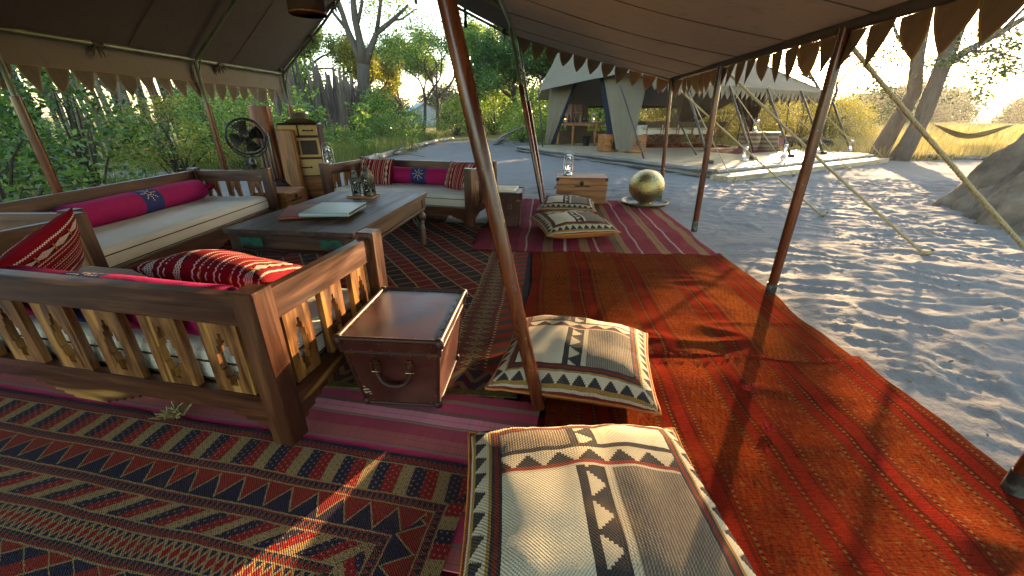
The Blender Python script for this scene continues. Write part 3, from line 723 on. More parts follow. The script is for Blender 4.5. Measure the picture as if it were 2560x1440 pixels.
# poles, tubes
def pole(pts, rad, mt, name='pole', parent=None, n=12):
    mb = MB(); mb.tube(pts, rad, n); return mb.build(name, M[mt], parent or T, smooth=True, ang=60)
eaveL = lambda y: Vector((-3.88 - .08 * (7.6 - y), y, 1.97))
mb = MB(); mb.tube([eaveL(7.6) + Vector((.03, 0, -.03)), eaveL(3.0) + Vector((.03, 0, -.02)), eaveL(-2) + Vector((.03, 0, -.02))], .024, 10); mb.build('eave_tube', M['green_tube'], T, smooth=True, ang=60)
for y in (7.58, 5.75, 3.7, 1.4):
    e = eaveL(y) + Vector((.03, 0, -.03)); k = (7.6 - y); rdg = GR - tv * k + Vector((0, 0, -.05))
    mb = MB(); mb.tube([e, e.lerp(rdg, .5) + Vector((0, 0, -.05)), rdg], .02, 10); mb.build('rafter', M['green_tube'], T, smooth=True, ang=60)
    j = GJ - tv * k + Vector((0, 0, -.04))
    mb = MB(); mb.tube([rdg, rdg.lerp(j, .5) + Vector((0, 0, -.04)), j], .02, 10); mb.build('rafter', M['green_tube'], T, smooth=True, ang=60)
    fx = e.x
    pole([(fx, y, 0), (fx, y, 1.45)], .036, 'polished_pole'); pole([(fx, y, 1.45), (fx, y, 1.93)], .022, 'green_tube', 'pole_sleeve')
    mb = MB(); mb.tube([(fx, y, 1.62), (fx + .02, y - .02, 1.8), (fx + .12, y - .02, 2.03)], .009, 6); mb.build('brace', M['green_tube'], T)
mb = MB(); mb.tube([GJ + Vector((0, 0, -.04)), GJ - tv * 9 + Vector((0, 0, -.04))], .022, 10); mb.build('purlin', M['green_tube'], T, smooth=True)
# leaning prop poles under the junction of roof and fly
def lean(foot, top, r0, r1, split, mt='polished_pole', sleeve='green_tube'):
    f, t = Vector(foot), Vector(top); mid = f.lerp(t, split)
    pole([f, f.lerp(mid, .5), mid], [r0 * .9, r0, r0], mt); pole([mid, t], r1, sleeve, 'pole_sleeve')
lean((.13, 1.52, 0.02), (-.385, 1.73, 2.40), .034, .03, .97)
lean((.46, 5.60, 0.02), (-.03, 6.05, 2.38), .034, .022, .70)
lean((.49, 5.66, 0.02), (.085, 6.93, 2.38), .030, .018, .62)
mb = MB(); mb.tube([(.06, 6.0, 1.95), (.2, 6.55, 1.86)], .009, 6); mb.build('brace', M['green_tube'], T)
mb = MB(); mb.tube([(-.25, 6.9, 2.55), (.05, 6.2, 2.1)], .009, 6); mb.build('brace', M['green_tube'], T)
# right eave poles
PR = [(1.87, 1.06), (2.03, 2.86), (2.27, 4.84), (2.50, 6.78)]
for i, (x, y) in enumerate(PR):
    zt = 1.80; tx = 1.775 + .095 * y
    pole([(x, y, -.02), ((x + tx) / 2, y, .9), (tx, y + .02, zt)], .034 if i < 3 else .03, 'polished_pole')
    mb = MB(); mb.tube([(x, y, -.03), (x + (tx - x) * .06, y, .105)], .037 if i < 3 else .033, 12); mb.build('pole_shoe', M['patina'], T, smooth=True, ang=50)
mb = MB(); mb.tube([GE + Vector((.012, 0, -.008)), GE - EJ * 3.9 + Vector((.012, 0, -.010)), GE - EJ * 9 + Vector((.012, 0, -.008))], .034, 10); mb.build('hem_roll', M['canvas_roof'], T, smooth=True)
# pennants
def pennant_mesh(name, w_, h, curl, seed, mats):
    out = []
    n = 7
    for i in range(n + 1):
        t = i / n; out.append((w_ / 2 * (1 - t ** 1.75) if t < 1 else 0, -h * t))
    left = [(-x, z) for x, z in out[:-1]]
    outline = [(out[i]) for i in range(n + 1)] + left[::-1]        # right top .. tip .. left top
    r = random.Random(seed)
    cx, cz = 0, -h * .38
    inner = [(cx + (x - cx) * .84, cz + (z - cz) * .86 if z < -.001 else -.0) for x, z in outline]
    inner = [(x if z < -.001 else x * .99, z) for x, z in inner]
    def b(p, off):
        x, z = p; return (x, off + curl * (x / w_) * 1.2 * abs(z) / h + curl * .6 * (z / h) ** 2, z)
    mb = MB(); N = len(outline)
    for sgn, off in ((1, -.0018), (-1, .0018)):
        k = len(mb.v); mb.v += [b(p, off) for p in outline] + [b(p, off) for p in inner]
        mb.m = 1
        for i in range(N - 1):
            q = (k + i, k + i + 1, k + N + i + 1, k + N + i); mb.face(q if sgn < 0 else q[::-1])
        mb.m = 0; q = [k + N + i for i in range(N)]; mb.face(q if sgn < 0 else q[::-1])
    mb.m = 1
    for i in range(N - 1): mb.face((i, i + 1, 2 * N + i + 1, 2 * N + i))
    return mb.mesh(name, mats)
PM = [pennant_mesh('pennant', .225, .215, c, i, [M['canvas_pennant'], M['canvas_trim']]) for i, c in enumerate((.05, -.05, .09, .015, -.02))]
def pennants(a, b, step, parent, meshes, seed, skip=None, sc=1.0):
    r = random.Random(seed); a = Vector(a); b = Vector(b); d = b - a; n = max(1, round(d.length / step)); yaw = math.atan2(d.y, d.x)
    pit = -math.asin(d.normalized().z)
    for i in range(n):
        p = a.lerp(b, (i + .5) / n)
        o = put('pennant', r.choice(meshes), parent, p, (r.uniform(-.12, .12), pit * .9, yaw + r.uniform(-.12, .12)), (d.length / n / .225 * r.uniform(.9, .985) * 1.0, 1, sc * r.uniform(.92, 1.08)))
def valance(a, b, drop, mt, parent, seed, nu=60, nv=4, wave=.012):
    mb = MB(); a = Vector(a); b = Vector(b); d = (b - a).normalized(); nrm = Vector((d.y, -d.x, 0))
    for s in (0, .004):
        mb.grid(lambda i, j: a.lerp(b, i) - Vector((0, 0, drop * j)) + nrm * (s + wave * j * mnoise.noise((i * (b - a).length * 3, j, seed))), nu, nv, None, s > 0)
    return mb.build('valance', M[mt], parent, smooth=True)
vo = Vector((-.02, 0, 0))
V1 = valance(eaveL(7.6) + vo, eaveL(-1.5) + vo, .27, 'canvas_valance', T, 3, 120, 4)
dz = Vector((0, 0, -.27)); pennants(eaveL(7.58) + vo + dz, eaveL(.5) + vo + dz, .225, V1, PM, 11)
mb = MB(); mb.tube([eaveL(7.6) + vo + dz + Vector((.008, 0, 0)), eaveL(-1.5) + vo + dz + Vector((.008, 0, 0))], .005, 4); mb.build('piping', M['canvas_trim'], V1)
V2 = valance(GJ + Vector((0, .01, 0)), GE + Vector((0, .01, 0)), .035, 'canvas_roof', T, 5, 30, 2, .003)
pennants(GJ + Vector((.02, .012, -.035)), GE + Vector((-.01, .012, -.035)), .225, V2, PM, 12)
ee = Vector((.035, 0, 0)); V3 = valance(GE + ee, GE - EJ * 8.0 + ee, .045, 'canvas_roof', T, 6, 60, 2, .003)
pennants(GE + ee + Vector((0, 0, -.045)), GE - EJ * 6.6 + ee + Vector((0, 0, -.045)), .23, V3, PM, 13)
# cloth ties and straps
def tie(p, seed):
    r = random.Random(seed); mb = MB()
    for i in range(9):
        a = r.uniform(0, 6.28); d = Vector((math.cos(a) * .4, math.cos(a), math.sin(a) * .8))
        mb.tube([(0, 0, 0), d * .035, d * .06 + Vector((0, 0, -.03 * r.random())), d * .075 + Vector((0, 0, -.05))], [.012, .013, .010, .004], 5)
    mb.tube([(0, -.05, .0), (0, 0, .012), (0, .05, 0)], .03, 8)
    mb.build('tie', M['canvas_brown'], T, loc=p)
tie(eaveL(4.55) + Vector((.03, 0, -.03)), 1); tie(eaveL(6.15) + Vector((.03, 0, -.04)), 2); tie(eaveL(7.5) + Vector((.05, 0, .03)), 3)
tie(GL.lerp(GR, .35) + Vector((.03, -.03, -.05)), 4); tie(GL.lerp(GR, .62) + Vector((.03, -.03, -.05)), 5); tie(GR.lerp(GJ, .92) + Vector((0, -.1, -.05)), 6)
def strap(p, ln, w_=.04):
    mb = MB(); mb.grid(lambda i, j: (p[0] + (i - .5) * w_, p[1] + .012 * math.sin(j * 5), p[2] - ln * j), 2, 8); k = len(mb.v)
    mb.v += [(x, y + .003, z) for x, y, z in mb.v[:k]]
    for f in list(mb.f): mb.face([q + k for q in f][::-1])
    mb.build('strap', M['drape'], T)
strap((-1.44, 7.2, 3.16), .32); strap((-.70, 7.1, 2.78), .26, .045)
# hanging drum lamp shade
L = thing('pendant_lamp', 'brown fibre drum lampshade hanging under the tent roof above the low table', 'lamp', (-1.60, 3.72, 2.03))
mb = MB(); n = 28
mb.lathe([(.130, 0), (.136, .01), (.136, .27), (.130, .28), (.128, .27), (.128, .01), (.130, 0)], n); mb.build('lamp_shade', M['lamp_shade'], L, smooth=True, ang=40)
mb = MB(); mb.lathe([(.138, -.004), (.141, .006), (.138, .016), (.134, .006), (.138, -.004)], n); mb.build('rim', M['pine_z'], L, smooth=True)
mb = MB(); mb.tube([(0, 0, .2), (0, 0, 1.12)], .004, 6); mb.tube([(-.13, 0, .2), (.13, 0, .2)], .003, 5); mb.build('cord', M['iron'], L)
# ------------------------------------------------------------------ daybeds
def slat_poly_mesh(name, w_, h, th, mt):
    """board with a stepped keyhole cut out, standing in XZ, two mirrored halves"""
    steps = [(.10, 0), (.10, .10), (.20, .10), (.20, .17), (.32, .17), (.32, .23), (.56, .23), (.56, .17), (.68, .17), (.68, .10), (.78, .10), (.78, .045), (.86, .045), (.86, 0)]
    mb = MB()
    for s in (1, -1):
        poly = [(-w_ / 2, 0), (0, 0)] + [(-x * w_, t * h) for t, x in steps] + [(0, h), (-w_ / 2, h)]
        if s < 0: poly = [(-x, z) for x, z in poly][::-1]
        mb.prism(poly, -th / 2, th / 2)
    return mb.mesh(name, mt)
def daybed(label, loc, rz, L, D, sq=0):
    t = thing('daybed', label, 'daybed', (loc[0], loc[1], loc[2] if len(loc) > 2 else 0), rz)
    P = .096; H = .715; hx, hy = L / 2, D / 2
    for sx in (-1, 1):
        for sy in (-1, 1):
            mb = MB(); mb.box((0, 0, H / 2 + .015), (P, P, H - .03), ch=.005); mb.build('post', M['sheesham_z'], t, (sx * hx, sy * hy, 0))
    zr0, zr1 = .565, .69
    mb = MB(); mb.box((0, 0, (zr0 + zr1) / 2), (L - P, .05, zr1 - zr0), ch=.004); mb.build('back_rail', M['sheesham_x'], t, (0, -hy, 0))
    for sx in (-1, 1):
        mb = MB(); mb.box((0, 0, (zr0 + zr1) / 2), (.05, D - P, zr1 - zr0), ch=.004); mb.build('arm_rail', M['sheesham_y'], t, (sx * hx, 0, 0))
    # stepped aprons
    def apron(Ln):
        h = Ln / 2; z1 = .245; z0 = .150; poly = []
        prof = [(0, .075), (.10, .075), (.10, .09), (.15, .09), (.15, .105), (.20, .105), (.20, .12), (.25, .12), (.25, .135), (.30, .135), (.30, z0), (h - .18, z0), (h - .18, .13), (h - .13, .13), (h - .13, .112), (h - .08, .112), (h - .08, .094), (h - .04, .094), (h - .04, .075), (h, .075)]
        if h < .5: prof = [(0, z0), (h - .20, z0), (h - .20, .13), (h - .15, .13), (h - .15, .112), (h - .10, .112), (h - .10, .094), (h - .05, .094), (h - .05, .075), (h, .075)]
        right = [(x, z) for x, z in prof]; left = [(-x, z) for x, z in prof[::-1]]
        return left[:-1] + right + [(h, z1), (-h, z1)]
    ap = apron(L - P); aps = apron(D - P)
    for sy in (-1, 1):
        mb = MB(); mb.prism(ap, -.02, .02); mb.build('apron', M['sheesham_x'], t, (0, sy * hy, 0))
    rot = Matrix.Rotation(R(90), 4, 'Z')
    for sx in (-1, 1):
        mb = MB(); mb.prism(aps, -.02, .02, rot); mb.build('apron', M['sheesham_y'], t, (sx * hx, 0, 0))
    zb, zh = .246, .318
    n = max(5, round((L - P) / .278)); step = (L - P) / n
    sm = slat_poly_mesh('slat', .178, zh, .03, M['sheesham_pale_z'])
    for i in range(n): put('slat', sm, t, (-(L - P) / 2 + step * (i + .5), -hy, zb))
    n2 = 3; st2 = (D - P) / n2; sm2 = slat_poly_mesh('slat', .15, zh, .03, M['sheesham_pale_z'])
    for sx in (-1, 1):
        for i in range(n2): put('slat', sm2, t, (sx * hx, -(D - P) / 2 + st2 * (i + .5), zb), (0, 0, R(90)))
    # mattress, slightly crowned with creases
    mw, md, z0, z1 = L - .11, D - .10, .235, .385
    mb = MB()
    def top(i, j):
        x = (i - .5) * mw; y = (j - .5) * md; e = min(min(i, 1 - i) * mw, min(j, 1 - j) * md)
        z = z1 + .010 - .014 * max(0, 1 - e / .035) ** 2 + .005 * mnoise.noise((x * 3, y * 9, rz)) + .009 * max(0, 1 - abs(mnoise.noise((x * 1.6 + y * 1.2, y * 5 - x * 2.2, rz + 4))) * 4) ** 2 * max(0, mnoise.noise((x * 2, y * 2, 5)) + .3)
        return (x, y, z)
    mb.grid(top, 80, 40)
    for seq in ([(i / 40, 0) for i in range(41)], [(1, j / 20) for j in range(21)], [(1 - i / 40, 1) for i in range(41)], [(0, 1 - j / 20) for j in range(21)]):
        for (a, b), (c, d) in zip(seq, seq[1:]):
            ps = []
            for (q, w_) in ((a, b), (c, d)):
                x, y, z = top(q, w_); nx_ = 1 if q == 1 else -1 if q == 0 else 0; ny_ = 1 if w_ == 1 else -1 if w_ == 0 else 0
                ps.append([(x, y, z), (x + nx_ * .010, y + ny_ * .010, z - .04), (x + nx_ * .012, y + ny_ * .012, z0 + .045), (x, y, z0)])
            k = len(mb.v); mb.v += ps[0] + ps[1]
            for r_ in range(3): mb.face((k + r_ + 1, k + r_ + 5, k + r_ + 4, k + r_))
    mt = mb.build('mattress', M['mattress_cloth'], t, smooth=True, ang=50)
    for z, gro in ((z1 - .045, .0135), (z0 + .012, .005)):
        x, y = mw / 2 + gro, md / 2 + gro; mb = MB()
        c = [(-x, -y + .02), (-x + .02, -y), (x - .02, -y), (x, -y + .02), (x, y - .02), (x - .02, y), (-x + .02, y), (-x, y - .02)]
        mb.tube([(a, b, z) for a, b in c + c[:2]], .0045, 5, False); mb.build('piping', M['piping'], mt, smooth=True)
    # bed boards
    mb = MB(); mb.box((0, 0, .218), (L - .06, D - .06, .03)); mb.build('base_board', M['sheesham_x'], t)
    return t
daybed('carved sheesham daybed in the foreground, its back towards the camera', (-1.855, 1.895, .02), R(-11.6), 2.05, .80)
daybed('carved sheesham daybed along the left edge of the lounge tent', (-3.39, 3.80, .01), R(-90), 2.30, .87)
daybed('carved sheesham daybed at the far end of the lounge, facing the low table', (-1.345, 5.48, .025), R(180 - 16.2), 2.0, .86)

# ------------------------------------------------------------------ bolsters and cushions
def bolster_ob(label, loc, rz, ln, r, roll=0):
    """along local X"""
    t = thing('bolster_pillow', label, 'bolster', loc, rz); t.rotation_euler = (R(roll), 0, rz)
    mb = MB(); N = 28; prof = []
    h = ln / 2
    for i in range(37):
        x = -h + ln * i / 36; e = min(x + h, h - x)
        rr_ = r * (1 - .55 * max(0, 1 - e / .07) ** 2) * (1 + .02 * math.sin(x * 9))
        prof.append((x, rr_))
    b = 0
    for i, (x, q) in enumerate(prof):
        for j in range(N):
            a = 2 * math.pi * j / N + math.pi / 2 + math.pi
            k = q * (1 + .012 * mnoise.noise((x * 6, math.cos(a) * 2, math.sin(a) * 2)))
            mb.v.append((x, math.cos(a) * k, math.sin(a) * k * .94))
    for i in range(len(prof) - 1):
        for j in range(N):
            a0 = i * N + j; a1 = i * N + (j + 1) % N
            mb.face((a0, a0 + N, a1 + N, a1), [(j / N, prof[i][0]), (j / N, prof[i + 1][0]), ((j + 1) / N, prof[i + 1][0]), ((j + 1) / N, prof[i][0])])
    mb.build('cover', M['bolster_cloth'], t, smooth=True)
    for s in (-1, 1):
        mb = MB(); pr = [(.45 * r, 0), (.40 * r, .03), (.24 * r, .055), (.16 * r, .07), (.26 * r, .085), (.30 * r, .10), (.22 * r, .115), (.30 * r, .15), (.26 * r, .17), (.02, .175)]
        mb.lathe(pr, 24, fn=lambda a, i: 1 + .16 * math.sin(a * 7 + i) * (1 if i else 0)); mb.build('knot', M['magenta_cloth'], t, (s * (h - .004), 0, 0), (0, s * R(90), 0), smooth=True)
        mb = MB(); mb.tube([(0, 0, 0), (.02, 0, -.03), (.03, .01, -.09), (.045, .02, -.12)], [.012, .014, .012, .006], 6, M=Matrix.Scale(s, 4, (1, 0, 0))); mb.build('tie_tail', M['magenta_cloth'], t, (s * (h + .07), 0, -.02), smooth=True)
    return t
c11, s11 = math.cos(R(-11.6)), math.sin(R(-11.6))
def on_front(x, y, z): return (-1.855 + x * c11 - y * s11, 1.895 + x * s11 + y * c11, z)
bolster_ob('magenta bolster with a blue band behind the slats of the front daybed', on_front(-.04, -.235, .53), R(-11.6), 1.58, .12)
bolster_ob('magenta bolster with a blue starburst band on the left daybed', (-3.66, 3.98, .515), R(-90), 1.60, .115, -38)
a16 = R(180 - 16.2)
def on_far(x, y, z): return (-1.345 + x * math.cos(a16) - y * math.sin(a16), 5.48 + x * math.sin(a16) + y * math.cos(a16), z)
bolster_ob('magenta bolster with a blue starburst band on the far daybed', on_far(0, -.27, .525), R(-16.2), 1.50, .115, 66)
def pillow_mesh(name, w_, d, h, mats, n=26, seed=0, pinch=.055, base=0.5, edge_r=.0):
    """pillow in XY, top uses mats[0] (UV 0..1), underside mats[1]"""
    mb = MB()
    def xy(i, j):
        x, y = 2 * i - 1, 2 * j - 1
        px = x * (1 - pinch * (1 - abs(y) ** 2.2)) ; py = y * (1 - pinch * (1 - abs(x) ** 2.2))
        return px * w_ / 2, py * d / 2
    def hh(i, j):
        x, y = 2 * i - 1, 2 * j - 1
        f = (1 - abs(x) ** 3.0) * (1 - abs(y) ** 3.0)
        return max(0, f) ** .55
    for side in (0, 1):
        mb.m = side
        def pos(i, j):
            a, b = xy(i, j); z = hh(i, j) * h * (base if side else 1 - base)
            nz = .010 * mnoise.noise((a * 11, b * 4, seed + 8)) + .014 * mnoise.noise((a * 6, b * 6, seed + side)) + .03 * mnoise.noise((a * 2.5, b * 2.5, seed + 3)) * hh(i, j)
            e = (1 - hh(i, j)); k_ = math.exp(-((e - .45) / .22) ** 2); nz += .012 * k_ * mnoise.noise((a * 26, b * 26, seed + 11)); z_ = z * (-1 if side else 1) + (nz if not side else 0) * hh(i, j) + .006 * mnoise.noise((a * 14, b * 14, seed)) * e
            return (a, b, z_)
        mb.grid(pos, n, n, lambda i, j: (i, j), flip=bool(side))
    return mb.mesh(name, mats, smooth=True)
def pillow(name, label, cat, loc, rot, w_, d, h, mats, seed=0, base=.5, group=None, piping=None, pinch=.055):
    t = thing(name, label, cat, loc, rot[2], group); t.rotation_euler = rot
    me = pillow_mesh('cover', w_, d, h, mats, 30, seed, pinch, base); put('cover', me, t)
    if piping:
        n = 20; pts = []
        def xy(x, y): return (x * (1 - pinch * (1 - abs(y) ** 2.2)) * w_ / 2, y * (1 - pinch * (1 - abs(x) ** 2.2)) * d / 2)
        per = [(-1 + 2 * i / n, -1) for i in range(n)] + [(1, -1 + 2 * i / n) for i in range(n)] + [(1 - 2 * i / n, 1) for i in range(n)] + [(-1, 1 - 2 * i / n) for i in range(n)]
        for x, y in per + per[:1]:
            a, b = xy(x, y); pts.append((a, b, .006 * mnoise.noise((a * 14, b * 14, seed))))
        mb = MB(); mb.tube(pts, .007, 6, False); mb.build('piping', M[piping], t, smooth=True)
    return t
KM = [M['kilim_cushion'], M['terracotta_cloth']]
pillow('floor_cushion', 'big kilim floor cushion nearest the camera, cut by the bottom edge', 'cushion', (.262, .87, .105), (R(-2), 0, R(1.5)), .86, .84, .245, KM, 1, .32, None, 'terracotta_cloth')
pillow('floor_cushion', 'kilim floor cushion behind the nearest one, with the leaning pole crossing it', 'cushion', (.345, 1.83, .095), (R(-1), 0, R(-13)), .80, .74, .235, KM, 2, .36, None, 'terracotta_cloth')
pillow('floor_cushion', 'kilim floor cushion on the crimson striped rug, the nearer of the far pair', 'cushion', (.71, 4.62, .125), (R(1), 0, R(11)), .84, .84, .24, KM, 3, .46, None, 'terracotta_cloth')
pillow('floor_cushion', 'kilim floor cushion lying right in front of the wooden chest with the lantern', 'cushion', (.78, 5.68, .125), (0, 0, R(-8)), .80, .70, .235, KM, 4, .46, None, 'terracotta_cloth')
BM = [M['berber_cushion'], M['berber_cushion']]
pillow('throw_pillow', 'red woven pillow leaning in the left corner of the front daybed', 'pillow', on_front(-.68, -.02, .56), (R(38), R(-48), R(-34)), .50, .50, .15, BM, 5, .5)
pillow('throw_pillow', 'red woven pillow lying flat on the right end of the front daybed', 'pillow', on_front(.30, .20, .515), (R(-17), R(2), R(-9)), .76, .46, .21, BM, 6, .5)
pillow('throw_pillow', 'red woven pillow standing in the left corner of the far daybed', 'pillow', on_far(.62, -.12, .565), (R(66), 0, R(-12)), .52, .40, .14, BM, 7, .5)
pillow('throw_pillow', 'red woven pillow standing at the right end of the far daybed', 'pillow', on_far(-.66, -.06, .565), (R(64), 0, R(-40)), .48, .40, .14, BM, 8, .5)

# ------------------------------------------------------------------ low table with books, tray, lanterns
TB = thing('low_table', 'dark carved low table with turned legs and green painted corners', 'table', (-1.47, 3.485, .02), R(-7))
W2, L2 = .98, 1.60
mb = MB(); n = 7
for i in range(n): 
    w_ = W2 / n; mb2 = MB(); mb2.box((-W2 / 2 + w_ * (i + .5), 0, .53), (w_ - .0015, L2, .032), ch=.002); mb2.build('top_board', M['dark_table_y'], TB)
mb = MB()
for s in (-1, 1):
    mb.box((s * (W2 / 2 - .012), 0, .506), (.024, L2 - .02, .014), ch=.004); mb.box((0, s * (L2 / 2 - .012), .506), (W2 - .072, .024, .014), ch=.004)
mb.build('moulding', M['dark_table_y'], TB)
for s in (-1, 1):
    mb = MB(); mb.box((0, s * (L2 / 2 - .045), .448), (W2 - .19, .03, .096), ch=.003); mb.build('apron', M['dark_table_x'], TB)
    mb = MB(); mb.box((s * (W2 / 2 - .045), 0, .448), (.03, L2 - .19, .096), ch=.003); mb.build('apron', M['dark_table_y'], TB)
    mb = MB(); mb.box((0, s * (L2 / 2 - .035), .392), (W2 - .10, .05, .016), ch=.004); mb.build('bead_strip', M['dark_table_x'], TB)
    mb = MB(); mb.box((s * (W2 / 2 - .035), 0, .392), (.05, L2 - .152, .016), ch=.004); mb.build('bead_strip', M['dark_table_y'], TB)
    mb = MB()
    for i in range(34):
        for j in (0,): mb.lathe([(.0, -.007), (.008, 0), (.0, .007)], 6, (-W2 / 2 + .07 + i * (W2 - .14) / 33, s * (L2 / 2 - .02), .377))
    b_ = mb.build('beading', M['dark_table_x'], TB); b_['kind'] = 'stuff'
    mb = MB()
    for i in range(56): mb.lathe([(.0, -.007), (.008, 0), (.0, .007)], 6, (s * (W2 / 2 - .02), -L2 / 2 + .07 + i * (L2 - .14) / 55, .377))
    b_ = mb.build('beading', M['dark_table_x'], TB); b_['kind'] = 'stuff'
for sx in (-1, 1):
    for sy in (-1, 1):
        px, py = sx * (W2 / 2 - .07), sy * (L2 / 2 - .07)
        mb = MB(); mb.box((0, 0, .445), (.10, .10, .108), ch=.003)
        mb.lathe([(.030, .392), (.046, .385), (.046, .372), (.030, .362), (.034, .35), (.052, .325), (.056, .30), (.046, .275), (.028, .262), (.036, .25), (.036, .24), (.026, .232), (.034, .20), (.042, .15), (.042, .08), (.034, .03), (.032, 0.0)][::-1], 18)
        mb.build('leg', M['dark_table_z'], TB, (px, py, 0), smooth=True, ang=40)
        mb = MB(); mb.box((-sx * .115, sy * .046, .45), (.17, .012, .066), ch=.005)
        mb.build('painted_panel', M['green_paint'], TB, (px, py, 0))
        mb = MB(); mb.tube([(px - sx * .02, py, .16), (px - sx * .17, py, .40)], .007, 6); mb.build('stay_rod', M['green_paint'], TB)
        mb = MB(); mb.tube([(px, py - sy * .02, .16), (px, py - sy * .2, .40)], .007, 6); mb.build('stay_rod', M['green_paint'], TB)
ztop = .566
def book(name, label, loc, rz, w_, d, h, cover, edge, hard=.004, bands=False):
    t = thing(name, label, 'book', loc, rz)
    mb = MB(); mb.box((0, 0, h - hard / 2), (w_, d, hard), ch=.001); mb.build('front_cover', M[cover], t)
    mb = MB(); mb.box((0, 0, hard / 2), (w_, d, hard), ch=.001); mb.build('back_cover', M[cover], t)
    mb = MB(); mb.box((.003, 0, h / 2), (w_ - .014, d - .014, h - 2 * hard), ch=.001); mb.build('pages', M[edge], t)
    mb = MB(); mb.tube([(-w_ / 2, -d / 2, h / 2), (-w_ / 2, d / 2, h / 2)], h / 2, 10, sq=1.0); mb.build('spine', M[cover], t)
    return t
mat('book_mark', '#8c8478', rough=.5)
b1 = book('book', 'reddish brown leather album under the pale book on the low table', (-1.67, 3.27, ztop), R(108), .44, .38, .026, 'book_red', 'paper')
for i in (0, 1):
    mb = MB(); mb.box((-.03, .09 - i * .03, .0268), (.055, .003, .001)); mb.build('cover_mark', M['book_mark'], b1)
book('book', 'large pale grey book lying on the brown album on the low table', (-1.43, 3.20, ztop + .0265), R(90), .40, .37, .03, 'book_grey', 'book_blue_edge')
tray = thing('wooden_tray', 'small flat wooden tray under the two metal lanterns on the low table', 'tray', (-1.462, 3.955, ztop), R(-14))
mb = MB(); mb.box((0, 0, .007), (.27, .16, .014), ch=.003); mb.build('board', M['pine_x'], tray)
for s in (-1, 1):
    mb = MB(); mb.box((0, s * .076, .017), (.27, .008, .008), ch=.002); mb.build('rim', M['pine_x'], tray)
def moor_lantern(label, loc, rz, s=1.0):
    t = thing('metal_lantern', label, 'lantern', loc, rz)
    b, h = .036 * s, .155 * s
    mb = MB(); mb.box((0, 0, .006), (2.3 * b, 2.3 * b, .012), ch=.003); mb.build('base', M['patina'], t)
    for sx in (-1, 1):
        for sy in (-1, 1):
            mb = MB(); mb.box((sx * b, sy * b, .012 + h / 2), (.009, .009, h), ch=.001); mb.build('corner_post', M['patina'], t)
    for k in range(4):
        mb = MB(); rot = Matrix.Rotation(k * math.pi / 2, 4, 'Z')
        mb.box((0, -b, .012 + h * .06), (2 * b - .009, .004, h * .12), rot); mb.box((0, -b, .012 + h * .94), (2 * b - .009, .004, h * .12), rot)
        mb.tube([rot @ Vector((math.cos(a) * b * .5, -b, .012 + h * .5 + math.sin(a) * h * .22)) for a in [i * math.pi / 6 for i in range(13)]], .0035, 5)
        for q in (-1, 1): mb.tube([rot @ Vector((q * b * .8, -b, .012 + h * .12)), rot @ Vector((q * b * .1, -b, .012 + h * .5)), rot @ Vector((q * b * .8, -b, .012 + h * .88))], .003, 5)
        mb.build('fretwork', M['patina'], t)
    mb = MB(); mb.box((0, 0, .012 + h / 2), (2 * b - .012, 2 * b - .012, h - .01)); mb.build('glass', M['glass'], t)
    mb = MB(); z0 = .012 + h
    mb.lathe([(b * 1.55, z0), (b * 1.5, z0 + .008), (b * 1.3, z0 + .02), (b * 1.05, z0 + .045 * s), (b * .7, z0 + .068 * s), (b * .3, z0 + .082 * s), (.004, z0 + .09 * s)], 4, M=Matrix.Rotation(R(45), 4, 'Z')); mb.build('cap', M['patina'], t)
    mb = MB(); mb.tube([Vector((math.cos(a) * .014, 0, z0 + .09 * s + .012 + math.sin(a) * .014)) for a in [i * math.pi / 6 for i in range(13)]], .002, 5); mb.build('ring', M['patina'], t)
    mb = MB(); mb.lathe([(.016, .014), (.016, .05), (.013, .052), (.0, .05)], 10); mb.build('candle', M['white_linen'], t)
moor_lantern('patinated metal lantern on the low table, the left and smaller of the pair', (-1.515, 3.935, ztop + .0145), R(12), .92)
moor_lantern('patinated metal lantern on the low table, the right and taller of the pair', (-1.405, 3.985, ztop + .0145), R(-18), 1.05)

